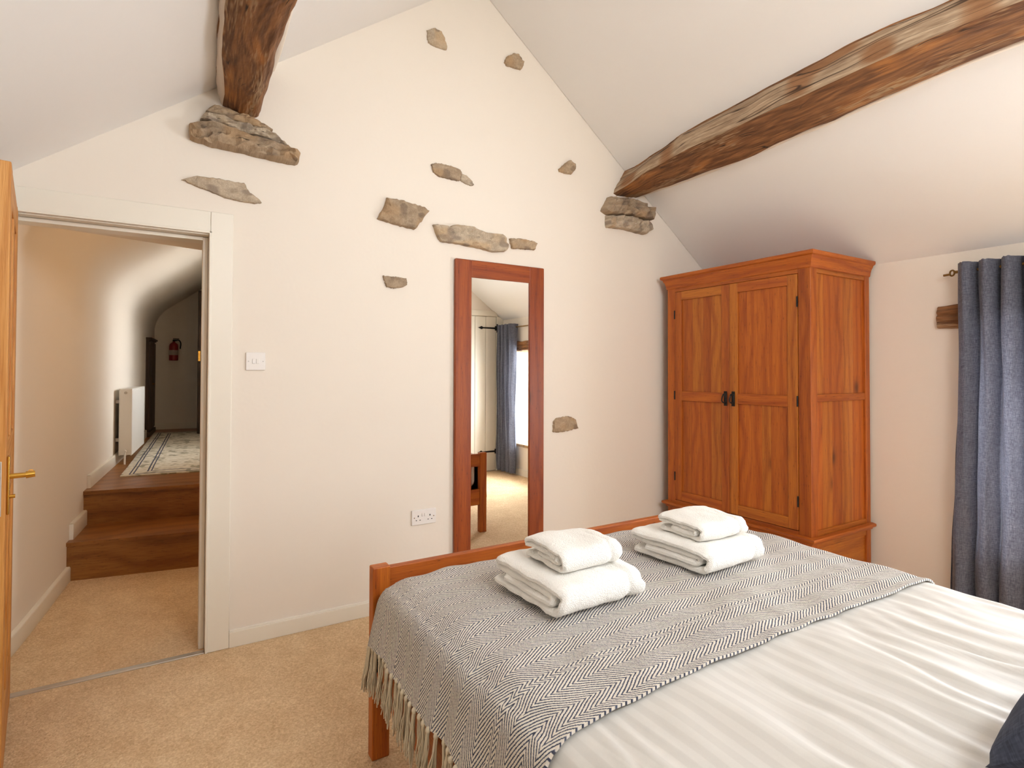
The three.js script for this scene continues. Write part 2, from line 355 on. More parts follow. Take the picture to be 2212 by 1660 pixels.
// ------------------------------------------------------------------ doorway, architrave, pine door
const arch = struct('trim_1', [box(0.146, 0.241, 0, 2.035, GZ, GZ + 0.017, 0.004, 'y'), box(-0.675, -0.58, 0, 2.035, GZ, GZ + 0.017, 0.004, 'y'), box(-0.58, 0.146, 1.938, 2.035, GZ, GZ + 0.017, 0.004)], M.gloss, 'white painted architrave round the doorway');
obj('moulding', [box(0.141, 0.152, 0, 1.943, GZ + 0.004, GZ + 0.022, 0.003, 'y'), box(-0.58, 0.152, 1.932, 1.943, GZ + 0.004, GZ + 0.022, 0.003)], M.gloss, arch);
const lining = struct('trim_2', [box(0.141, 0.17, 0, 1.96, GZ - 0.135, GZ + 0.003, 0.001, 'y'), box(-0.61, -0.58, 0, 1.96, GZ - 0.135, GZ + 0.003, 0.001, 'y'), box(-0.58, 0.141, 1.927, 1.96, GZ - 0.135, GZ + 0.003, 0.001)], M.gloss, 'white painted lining of the doorway');
obj('door_stop', [box(0.118, 0.14, 0, 1.925, GZ - 0.13, GZ - 0.046, 0.002, 'y'), box(-0.579, -0.56, 0, 1.925, GZ - 0.13, GZ - 0.046, 0.002, 'y'), box(-0.56, 0.118, 1.909, 1.926, GZ - 0.13, GZ - 0.046, 0.002)], M.gloss, lining);
struct('trim_3', box(-0.58, 0.141, -0.002, 0.006, GZ - 0.02, GZ + 0.015, 0.003), M.steel, 'slim metal threshold strip between the carpets');

{ // pine door leaf, open into the room; its landing side faces the doorway
  const L = 0.705, t = 0.044, hgt = 1.915;
  const d = structGroup('door_1', 'open pine door with brass lever handle beside the doorway');
  d.position.set(-0.53, 0.014, -2.915); d.rotation.y = -81.08 * Math.PI / 180;
  const st = 0.105;
  obj('stile', box(0, st, 0, hgt, 0, t, 0.004, 'y'), M.pine, d); obj('stile', box(L - st, L, 0, hgt, 0, t, 0.004, 'y'), M.pine, d);
  for (const [a, b] of [[0, 0.2], [0.86, 1.06], [hgt - 0.11, hgt]]) obj('rail', box(st, L - st, a, b, 0.001, t - 0.001, 0.003, 'x'), M.pine, d);
  obj('muntin', [box(L / 2 - 0.045, L / 2 + 0.045, 0.2, 0.86, 0.001, t - 0.001, 0.003, 'y'), box(L / 2 - 0.045, L / 2 + 0.045, 1.06, hgt - 0.11, 0.001, t - 0.001, 0.003, 'y')], M.pine, d);
  for (const [a, b] of [[0.2, 0.86], [1.06, hgt - 0.11]]) for (const [x0, x1] of [[st, L / 2 - 0.045], [L / 2 + 0.045, L - st]]) obj('panel', box(x0, x1, a, b, 0.014, t - 0.014, 0.002, 'y'), M.pine, d);
  for (const [z, s] of [[0, -1], [t, 1]]) { // lever handle on both faces
    const hx = L - 0.052;
    const h = obj('handle_plate', box(hx - 0.019, hx + 0.019, 0.842, 1.02, Math.min(z, z + s * 0.007), Math.max(z, z + s * 0.007), 0.003), M.brass, d);
    h.userData.label = 'polished brass handle plate';
    obj('lever', [cyl([hx, 0.957, z + s * 0.005], [hx, 0.957, z + s * 0.05], 0.0085, 0.0075), cyl([hx, 0.957, z + s * 0.044], [hx, 0.958, z + s * 0.066], 0.011, 0.0095), cyl([hx, 0.957, z + s * 0.055], [hx - 0.11, 0.95, z + s * 0.055], 0.008, 0.0065), cyl([hx - 0.105, 0.95, z + s * 0.055], [hx - 0.125, 0.948, z + s * 0.053], 0.0085, 0.006)], M.brass, h);
    obj('thumb_turn', [cyl([hx, 0.895, z + s * 0.005], [hx, 0.895, z + s * 0.02], 0.006)], M.brass, h);
  }
  const p = obj('lock_plate', box(L - 0.001, L + 0.002, 0.846, 1.01, 0.01, 0.034, 0.002, 'y'), M.steel, d);
  p.userData.label = 'steel lock plate set in the door edge';
  obj('latch', box(L + 0.001, L + 0.012, 0.938, 0.962, 0.015, 0.029, 0.003), M.antique, p);
  obj('keep_slot', [box(L + 0.0015, L + 0.003, 0.978, 0.99, 0.014, 0.03, 0), box(L + 0.0015, L + 0.003, 0.868, 0.882, 0.014, 0.03, 0)], M.black, p);
  obj('screw', [cyl([L + 0.001, 1.002, 0.022], [L + 0.003, 1.002, 0.022], 0.0035), cyl([L + 0.001, 0.853, 0.022], [L + 0.003, 0.853, 0.022], 0.0035)], M.antique, p);
}

// ------------------------------------------------------------------ bare stones in the gable wall (x, y of their outlines in metres)
const ST = {
  A: [[1.218,3.235],[1.241,3.25],[1.27,3.266],[1.307,3.258],[1.329,3.217],[1.343,3.181],[1.34,3.158],[1.3,3.157],[1.252,3.159],[1.225,3.168],[1.22,3.196]],
  B: [[1.744,3.24],[1.803,3.284],[1.829,3.282],[1.868,3.238],[1.862,3.214],[1.847,3.188],[1.791,3.186],[1.744,3.184],[1.727,3.204]],
  C: [[1.245,2.473],[1.273,2.489],[1.372,2.488],[1.433,2.478],[1.44,2.456],[1.43,2.411],[1.379,2.408],[1.293,2.412],[1.261,2.432]],
  C2: [[1.434,2.455],[1.467,2.452],[1.502,2.43],[1.521,2.407],[1.509,2.396],[1.467,2.401],[1.433,2.415]],
  D: [[2.141,2.619],[2.226,2.694],[2.278,2.677],[2.278,2.645],[2.244,2.603],[2.188,2.6],[2.149,2.603]],
  E: [[0.988,2.237],[1.021,2.243],[1.099,2.235],[1.205,2.219],[1.235,2.206],[1.152,2.088],[1.07,2.094],[0.975,2.109],[0.933,2.117],[0.963,2.17]],
  F: [[1.259,2.129],[1.295,2.135],[1.367,2.131],[1.377,2.147],[1.441,2.152],[1.51,2.151],[1.595,2.131],[1.711,2.134],[1.734,2.124],[1.756,2.055],[1.734,2.03],[1.638,2.016],[1.538,2.03],[1.414,2.037],[1.308,2.036],[1.282,2.069]],
  G: [[1.767,2.115],[1.832,2.125],[1.949,2.118],[1.972,2.111],[1.95,2.063],[1.863,2.061],[1.783,2.055]],
  H: [[0.968,1.812],[1.024,1.814],[1.105,1.81],[1.108,1.773],[1.081,1.758],[1.024,1.749],[0.989,1.754]],
  I: [[0.028,2.165],[0.079,2.19],[0.151,2.195],[0.234,2.195],[0.286,2.195],[0.311,2.151],[0.369,2.113],[0.333,2.103],[0.257,2.103],[0.193,2.114],[0.1,2.139]],
  J: [[2.104,0.973],[2.13,0.995],[2.225,1.004],[2.285,0.978],[2.301,0.919],[2.217,0.907],[2.138,0.899],[2.1,0.904]],
  K1: [[0.054,2.415],[0.076,2.433],[0.146,2.442],[0.304,2.423],[0.416,2.408],[0.52,2.396],[0.533,2.383],[0.525,2.325],[0.451,2.323],[0.294,2.333],[0.147,2.338],[0.059,2.35]],
  K2: [[0.096,2.451],[0.115,2.484],[0.187,2.484],[0.304,2.471],[0.404,2.454],[0.467,2.419],[0.473,2.405],[0.387,2.417],[0.25,2.431],[0.146,2.442]],
  K3: [[0.135,2.512],[0.161,2.528],[0.228,2.524],[0.325,2.512],[0.409,2.471],[0.398,2.459],[0.304,2.471],[0.187,2.481],[0.118,2.485]],
  R1: [[2.558,2.502],[2.778,2.517],[2.903,2.488],[2.977,2.481],[2.957,2.392],[2.713,2.396],[2.541,2.377],[2.497,2.397]],
  R2: [[2.541,2.37],[2.713,2.393],[2.957,2.382],[2.957,2.325],[2.902,2.285],[2.694,2.296],[2.541,2.289]],
};
function stone(poly, depth, seed, z0 = GZ - 0.03) {
  const N = 56, ring = []; let len = 0; const seg = poly.map((p, i) => { const q = poly[(i + 1) % poly.length]; const l = Math.hypot(q[0] - p[0], q[1] - p[1]); len += l; return l; });
  for (let k = 0; k < N; k++) { let t = k / N * len, i = 0; while (t > seg[i]) { t -= seg[i]; i++; } const p = poly[i], q = poly[(i + 1) % poly.length], f = t / seg[i]; ring.push([mix(p[0], q[0], f) + 0.003 * n3(k * 0.9, seed, 1), mix(p[1], q[1], f) + 0.003 * n3(k * 0.9, seed, 7)]); }
  let cx = 0, cy = 0, minY = 9, maxY = -9; ring.forEach((p) => { cx += p[0] / N; cy += p[1] / N; minY = Math.min(minY, p[1]); maxY = Math.max(maxY, p[1]); });
  const size = maxY - minY;
  // pull rings towards a spine rather than one point, so that long stones keep an even lip
  const minX = Math.min(...ring.map((p) => p[0])), maxX = Math.max(...ring.map((p) => p[0])), half = Math.max(0, (maxX - minX) - size) / 2;
  const midY = (x) => { let a = 9, b = -9; ring.forEach((p) => { if (Math.abs(p[0] - x) < 0.035) { a = Math.min(a, p[1]); b = Math.max(b, p[1]); } }); return a > b ? cy : (a + b) / 2; };
  const rows = [];
  for (const [s, h] of [[1, -1], [1, 0.25], [0.985, 0.62], [0.93, 0.9], [0.8, 1], [0.55, 1.06], [0.28, 1.08], [0, 1.08]]) rows.push(ring.map((p) => {
    const sx = clamp(p[0], (minX + maxX) / 2 - half, (minX + maxX) / 2 + half), sy = midY(sx), x = mix(sx, p[0], s), y = mix(sy, p[1], s);
    const z = h < 0 ? z0 : GZ + depth * h + (h > 0.3 ? 0.35 * depth * n3(x * 16, y * 26, seed) + 0.15 * depth * n3(x * 50, y * 70, seed) : 0);
    return [x, y, z];
  }));
  rows.forEach((r) => r.push(r[0]));
  const g = grid(rows, true, (i, j) => [rows[i][j][0] + seed * 0.37, rows[i][j][1] + seed * 0.21]);
  // faces must look into the room
  const n = g.attributes.normal, mid = 5 * (N + 1); if (n.getZ(mid) < 0) { const ix = g.index.array; for (let i = 0; i < ix.length; i += 3) { const t = ix[i]; ix[i] = ix[i + 1]; ix[i + 1] = t; } g.computeVertexNormals(); }
  return toCreasedNormals(g, 0.7);
}
const depths = { A: 0.012, B: 0.018, C: 0.016, C2: 0.012, D: 0.022, E: 0.03, F: 0.032, G: 0.02, H: 0.015, I: 0.014, J: 0.016, K1: 0.062, K2: 0.05, K3: 0.042, R1: 0.062, R2: 0.05 };
const stoneLabels = { K1: 'long flat stone at the bottom of the pad under the left beam', R1: 'upper stone of the pad under the right beam', R2: 'lower stone of the pad under the right beam', F: 'long bare stone directly above the mirror', J: 'small rounded stone to the right of the mirror' };
Object.keys(ST).forEach((k, i) => { const m = obj(i ? `stone_${String(i).padStart(3, '0')}` : 'stone', stone(ST[k], depths[k], i + 1), M.stone[i % 3], gable); if (stoneLabels[k]) m.userData.label = stoneLabels[k]; });

// ------------------------------------------------------------------ roof timbers
// a log lofted through sections; each section is a list of [x, y]; columns iGrey.. iGrey+nGrey wear the weathered skin
function log(zs, sect, rough, seed, cols) {
  const rows = zs.map((z) => {
    const s = sect(z), N = cols, out = [], P = s.length, seg = []; let len = 0;
    for (let i = 0; i < P; i++) { const q = s[(i + 1) % P]; const l = Math.hypot(q[0] - s[i][0], q[1] - s[i][1]); seg.push(l); len += l; }
    const cx = s.reduce((a, p) => a + p[0], 0) / P, cy = s.reduce((a, p) => a + p[1], 0) / P;
    // fixed number of points per edge keeps the edges running along the log
    for (let i = 0; i < P; i++) for (let k = 0; k < N; k++) {
      const q = s[(i + 1) % P], f = k / N; let x = mix(s[i][0], q[0], f), y = mix(s[i][1], q[1], f);
      const corner = Math.min(f, 1 - f); const round = 0.92 + 0.08 * sm(0, 0.25, corner);
      x = cx + (x - cx) * round; y = cy + (y - cy) * round;
      const nz = rough * (n3(x * 9, y * 9, z * 2.2 + seed) + 0.5 * n3(x * 26, y * 26, z * 4 + seed) + 0.3 * n3(x * 70, y * 70, z * 6 + seed));
      const l = Math.hypot(x - cx, y - cy) || 1; out.push([x + (x - cx) / l * nz, y + (y - cy) / l * nz, z]);
    }
    out.push(out[0]); return out;
  });
  return rows;
}
const lerpTab = (tab, z) => { let i = 0; while (i < tab.length - 2 && z > tab[i + 1][0]) i++; const [z0, ...a] = tab[i], [z1, ...b] = tab[i + 1]; const t = sm(0, 1, (z - z0) / (z1 - z0)) * 0.5 + 0.5 * clamp((z - z0) / (z1 - z0)); return a.map((v, k) => mix(v, b[k], t)); };
const zs = (a, b, n) => Array.from({ length: n + 1 }, (_, i) => mix(a, b, i / n));
{ // right purlin: columns of the table are z, top x (on the slope), left lower corner x and y, bottom x on the slope
  const tab = [[-3.0, 2.735, 2.605, 2.522, 2.885], [-2.86, 2.728, 2.608, 2.545, 2.887], [-2.6, 2.70, 2.612, 2.60, 2.893], [-2.25, 2.655, 2.603, 2.625, 2.892], [-1.65, 2.632, 2.595, 2.637, 2.872], [-1.22, 2.624, 2.588, 2.643, 2.852], [-0.95, 2.638, 2.588, 2.642, 2.842], [-0.5, 2.66, 2.6, 2.63, 2.85], [0.55, 2.68, 2.62, 2.6, 2.86]];
  const sect = (z) => { const [tx, lx, ly, bx] = lerpTab(tab, z); const b = [bx - 0.05, slR(bx) - 0.055]; return [[tx + 0.03, slR(tx + 0.03) + 0.06], [tx - 0.012, slR(tx) - 0.0], [lx, ly], b, [bx, slR(bx) + 0.0], [bx + 0.02, slR(bx) + 0.08]]; };
  const C = 10, rows = log(zs(-2.99, 0.47, 90), sect, 0.007, 5, C);
  const b = thing('ceiling_beam', 'curved old oak purlin crossing the ceiling slope above the wardrobe', 'beam');
  const pick = (a, c) => rows.map((r) => r.slice(a, c + 1));
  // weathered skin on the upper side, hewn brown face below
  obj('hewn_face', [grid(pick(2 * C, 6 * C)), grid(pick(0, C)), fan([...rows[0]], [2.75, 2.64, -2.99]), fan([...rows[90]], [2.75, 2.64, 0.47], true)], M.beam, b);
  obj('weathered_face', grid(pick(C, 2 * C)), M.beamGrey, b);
  obj('plaster_bead', tube(zs(-2.93, 0.44, 24).map((z) => { const q = lerpTab(tab, z); return [q[3] + 0.012, slR(q[3] + 0.012) - 0.004 + 0.003 * n2(z * 4, 2), z]; }), 0.016, 80, 8), M.wall, b);
}
{ // left purlin: wider towards the room, its underside hewn flat
  const tab = [[-3.0, 0.17, 0.19, 2.542, 0.352, 2.506], [-2.9, 0.165, 0.186, 2.545, 0.354, 2.508], [-2.7, 0.15, 0.168, 2.56, 0.352, 2.506], [-2.3, 0.125, 0.143, 2.555, 0.338, 2.503], [-2.05, 0.112, 0.13, 2.55, 0.35, 2.51], [-1.9, 0.105, 0.125, 2.545, 0.362, 2.515], [-1.5, 0.1, 0.12, 2.54, 0.35, 2.5], [0.55, 0.1, 0.12, 2.54, 0.35, 2.5]];
  const sect = (z) => { const [lx, x1, y1, x2, y2] = lerpTab(tab, z); return [[lx, slL(lx) + 0.06], [lx, slL(lx) - 0.005], [x1, y1], [x2 - 0.05, y2 + 0.004], [x2, y2 + 0.035], [x2 + 0.025, slL(x2) + 0.02]]; };
  const C = 10, rows = log(zs(-2.99, 0.47, 90), sect, 0.008, 33, C);
  const b = thing('ceiling_beam', 'broad dark hewn purlin running over the doorway onto stone pad', 'beam');
  const pick = (a, c) => rows.map((r) => r.slice(a, c + 1));
  obj('hewn_face', [grid(pick(2 * C, 6 * C)), grid(pick(0, C)), fan([...rows[0]], [0.26, 2.6, -2.99]), fan([...rows[90]], [0.26, 2.6, 0.47], true)], M.beam, b);
  obj('limewashed_side', grid(pick(C, 2 * C)), M.limewash, b).userData.label = 'limewashed side of the beam';
  obj('plaster_bead', tube(zs(-2.93, 0.44, 24).map((z) => { const q = lerpTab(tab, z); return [q[3] + 0.04, slL(q[3] + 0.03) + 0.0 + 0.004 * n2(z * 4, 1), z]; }), 0.028, 80, 8), M.wall, b);
}
{ // timber lintel over the window
  const sect = (z) => [[WX + 0.38, 1.678], [WX + 0.38, 1.545], [WX - 0.022, 1.54 + 0.008 * n2(z * 5, 3)], [WX - 0.034, 1.575], [WX - 0.03, 1.62], [WX - 0.02, 1.677 + 0.008 * n2(z * 5, 9)]];
  const rows = log(zs(-1.435, 0.44, 60), sect, 0.005, 77, 10);
  const b = thing('window_lintel', 'rough brown timber lintel above the window', 'lintel');
  obj('hewn_face', [grid(rows), fan(rows[0].map((p) => p), [WX + 0.17, 1.61, -1.44]), fan(rows[60].map((p) => p), [WX + 0.17, 1.61, 0.445], true)], M.beam, b);
}

// ------------------------------------------------------------------ window, railing outside, curtains
{
  const w = structGroup('window_1', 'white framed casement window in the deep reveal');
  const x0 = WX + 0.3, x1 = WX + 0.36, f = 0.055;
  obj('window_frame', [box(x0, x1, WY0, WY0 + f, W0, W1, 0.004, 'z'), box(x0, x1, WY1 - f, WY1, W0, W1, 0.004, 'z'), box(x0, x1, WY0, WY1, W0, W0 + f, 0.004, 'y'), box(x0, x1, WY0, WY1, W1 - f, W1, 0.004, 'y')], M.gloss, w);
  for (let k = 0; k < 2; k++) {
    const a = W0 + f + k * 0.655, b = a + 0.635, y0 = WY0 + f, y1 = WY1 - f, s = 0.035;
    const c = obj('casement', [box(x0 + 0.01, x1 - 0.01, y0, y0 + s, a, b, 0.003, 'z'), box(x0 + 0.01, x1 - 0.01, y1 - s, y1, a, b, 0.003, 'z'), box(x0 + 0.01, x1 - 0.01, y0, y1, a, a + s, 0.003, 'y'), box(x0 + 0.01, x1 - 0.01, y0, y1, b - s, b, 0.003, 'y')], M.gloss, w);
    obj('pane', new THREE.PlaneGeometry(b - a - 0.06, y1 - y0 - 0.06).rotateY(-Math.PI / 2).translate(x0 + 0.03, (y0 + y1) / 2, (a + b) / 2), M.glass, c);
  }
  obj('window_sill', box(WX - 0.03, x0 + 0.01, WY0 - 0.03, WY0 + 0.004, W0 - 0.03, W1 + 0.03, 0.008, 'z'), M.stone[1], w).userData.label = 'stone window sill';
}
{ // added window in the back gable, unseen, placed to even out the light
  const w = structGroup('window_added_3', 'added unseen window high in the back gable for even fill light');
  const z0 = BZ + 0.14, z1 = BZ + 0.2, f = 0.05, x0 = 0.65, x1 = 1.85, y0 = 1.85, y1 = 2.85;
  obj('window_frame', [box(x0, x1, y0, y0 + f, z0, z1, 0.004), box(x0, x1, y1 - f, y1, z0, z1, 0.004), box(x0, x0 + f, y0, y1, z0, z1, 0.004, 'y'), box(x1 - f, x1, y0, y1, z0, z1, 0.004, 'y'), box(1.22, 1.28, y0, y1, z0, z1, 0.004, 'y')], M.gloss, w);
  for (const [a, b] of [[x0 + f, 1.22], [1.28, x1 - f]]) obj('pane', new THREE.PlaneGeometry(b - a, 0.9).translate((a + b) / 2, 2.35, z0 + 0.03), M.glass, w);
}
{
  const g = thing('metal_railing', 'black metal railing of thin upright bars outside the window', 'railing');
  obj('rail', [box(4.72, 4.745, 1.445, 1.47, -2.6, 1.5, 0.004, 'z'), box(4.725, 4.74, 0.06, 0.08, -2.6, 1.5, 0.003, 'z')], M.iron, g);
  for (const z of [-2.6, 1.5]) obj('post', box(4.715, 4.75, -0.3, 1.5, z - 0.02, z + 0.02, 0.004, 'y'), M.iron, g);
  const bar = cyl([0, 0.07, 0], [0, 1.45, 0], 0.0055, 0.0055, 6);
  for (let k = 0; k < 62; k++) obj('bar', bar, M.iron, g).position.set(4.7325, 0, -2.535 + k * 0.065);
}
struct('ground', box(-6, 26, -0.4, -0.3, -24, 18, 0, 'x', false), M.gravel, 'pale gravel yard outside');

// eyelet curtain: path across (z) with deep folds (x), falling to the floor
function curtain(zA, zB, folds, amp, flare, seed, edgeL) {
  const C = 180, R = 46, top = 1.885, bot = 0.03, rows = [];
  for (let i = 0; i <= R; i++) {
    const v = i / R, y = mix(top, bot, v), r = [];
    for (let j = 0; j <= C; j++) {
      const u = j / C, sp = 1 + flare * v * v, zc = mix(zA, zB, u);
      let z = mix((zA + zB) / 2, zc, sp) + edgeL * sm(0.25, 0.95, v) * (1 - u) * (1 - u);
      const ph = u * folds * Math.PI * 2 + 0.5 * v * n2(u * 3, seed) , a = amp * (1 - 0.25 * v) * (1 + 0.25 * n2(u * 4 + seed, v * 0.7));
      const sq = Math.pow(Math.abs(Math.sin(ph / 2)), 0.62); // broad rolls towards the room, narrow creases behind
      const x = 3.615 - a * (2 * sq - 1) + 0.012 * v * n2(u * 7, v * 2 + seed);
      z += 0.006 * n2(u * 9, v * 3 + seed);
      r.push([x, y + 0.003 * n2(u * 20, seed), z]);
    }
    rows.push(r);
  }
  let s = [0]; for (let j = 1; j <= C; j++) s.push(s[j - 1] + V(...rows[0][j]).distanceTo(V(...rows[0][j - 1])));
  return grid(rows, false, (i, j) => [s[j], i / R * (top - bot)]);
}
const curtainA = obj('curtain', curtain(-1.315, -0.86, 5, 0.045, 0.1, 4, -0.03), M.curtain);
tag(curtainA, 'slate blue eyelet curtain hanging beside the wardrobe', 'curtain', 'pair of window curtains');
const curtainB = obj('curtain', curtain(0.03, 0.42, 4.2, 0.05, 0.05, 9, 0), M.curtain);
tag(curtainB, 'slate blue eyelet curtain hanging next to the white plank door', 'curtain', 'pair of window curtains');
{
  const r = thing('curtain_rod', 'slim antique brass curtain rod with looped end above the window', 'curtain rod');
  obj('rod', cyl([3.645, 1.845, -1.335], [3.645, 1.845, 0.46], 0.008), M.antique, r);
  for (const z of [-1.3, 0.4]) obj('bracket', [cyl([3.645, 1.832, z], [WX, 1.832, z], 0.006), cyl([WX - 0.006, 1.832, z], [WX, 1.832, z], 0.022), new THREE.TorusGeometry(0.012, 0.004, 6, 16).translate(3.645, 1.843, z)], M.antique, r);
  obj('finial', [new THREE.TorusGeometry(0.015, 0.0045, 8, 20).rotateY(Math.PI / 2 - 0.5).translate(3.645, 1.842, -1.345), cyl([3.645, 1.836, -1.355], [3.645, 1.834, -1.385], 0.006)], M.antique, r);
}

// ------------------------------------------------------------------ white plank cupboard door on the back wall (seen in the mirror)
{
  const d = structGroup('door_2', 'white painted plank door with black strap hinges');
  const z = BZ, x1 = 3.605, x0 = 2.83;
  obj('door_frame', [box(x1 + 0.004, WX, 0, 2.003, z - 0.02, z, 0.003, 'y'), box(x0 - 0.1, WX - 0.09, 2.005, 2.075, z - 0.022, z, 0.003), box(x0 - 0.1, x0 - 0.004, 0, 2.003, z - 0.02, z, 0.003, 'y')], M.gloss, d);
  for (let k = 0; k < 5; k++) obj('plank', box(x0 + k * 0.155 + 0.002, x0 + (k + 1) * 0.155 - 0.002, 0.01, 1.998, z - 0.016, z, 0.004, 'y'), M.gloss, d);
  for (const y of [1.852, 0.255]) {
    const s = new THREE.Shape(); s.moveTo(3.62, -0.011); s.lineTo(3.44, -0.008); s.lineTo(3.405, -0.008); s.quadraticCurveTo(3.39, -0.03, 3.37, -0.012); s.lineTo(3.335, 0); s.lineTo(3.37, 0.012); s.quadraticCurveTo(3.39, 0.03, 3.405, 0.008); s.lineTo(3.62, 0.011);
    const h = obj('hinge', [new THREE.ExtrudeGeometry(s, { depth: 0.006, bevelEnabled: false }).translate(0, y, z - 0.023), box(3.585, 3.6, y - 0.03, y + 0.03, z - 0.026, z - 0.016, 0.002), box(3.608, 3.628, y - 0.055, y + 0.055, z - 0.027, z - 0.019, 0.002), cyl([3.606, y - 0.03, z - 0.026], [3.606, y + 0.03, z - 0.026], 0.008)], M.iron, d);
    h.userData.label = 'black wrought strap hinge';
  }
}

// ------------------------------------------------------------------ mirror
{
  const m = thing('wall_mirror', 'tall mirror in a dark oak frame on the gable wall', 'mirror');
  const x0 = 1.394, x1 = 2.016, y0 = 0.1, y1 = 1.952, w = 0.106, z0 = GZ + 0.002, z1 = GZ + 0.027;
  obj('stile', box(x0, x0 + w, y0, y1 - 0.0, z0, z1, 0.006, 'y'), M.oakDark[0], m); obj('stile', box(x1 - w - 0.006, x1, y0, y1 - 0.0, z0, z1, 0.006, 'y'), M.oakDark[1], m);
  obj('rail', box(x0 + w - 0.004, x1 - w, y1 - 0.103, y1, z0, z1 - 0.0004, 0.005), M.oakDark[0], m); obj('rail', box(x0 + w - 0.004, x1 - w, y0, y0 + 0.103, z0, z1 - 0.0004, 0.005), M.oakDark[0], m);
  obj('mirror_glass', box(x0 + w - 0.003, x1 - w, y0 + 0.1, y1 - 0.1, z0 + 0.002, z1 - 0.009, 0), M.mirror, m).userData.label = 'silvered mirror glass';
}

// ------------------------------------------------------------------ light switch and socket
{
  const s = thing('light_switch', 'white square two gang light switch beside the door frame', 'light switch');
  obj('plate', box(0.3, 0.387, 1.298, 1.385, GZ, GZ + 0.009, 0.004), M.plastic, s);
  for (const x of [0.333, 0.35]) obj('rocker', box(x - 0.007, x + 0.007, 1.33, 1.354, GZ + 0.007, GZ + 0.0125, 0.002).translate(0.003, 0, 0), M.plastic, s);
  for (const x of [0.312, 0.376]) obj('screw', cyl([x, 1.3415, GZ + 0.008], [x, 1.3415, GZ + 0.0102], 0.0032), M.steel, s);
  const p = thing('wall_socket', 'white double plug socket low on the gable wall', 'socket');
  obj('plate', box(1.141, 1.287, 0.438, 0.522, GZ, GZ + 0.01, 0.004), M.plastic, p);
  for (const c of [1.179, 1.249]) {
    obj('pin_hole', [box(c - 0.003, c + 0.003, 0.483, 0.492, GZ + 0.006, GZ + 0.0103), box(c - 0.0145, c - 0.0075, 0.463, 0.467, GZ + 0.006, GZ + 0.0103), box(c + 0.0075, c + 0.0145, 0.463, 0.467, GZ + 0.006, GZ + 0.0103)], M.black, p);
  }
  for (const c of [1.206, 1.221]) obj('rocker', box(c - 0.006, c + 0.006, 0.484, 0.502, GZ + 0.007, GZ + 0.014, 0.002), M.plastic, p);
  for (const x of [1.156, 1.272]) obj('screw', cyl([x, 0.48, GZ + 0.009], [x, 0.48, GZ + 0.0106], 0.003), M.antique, p);
}

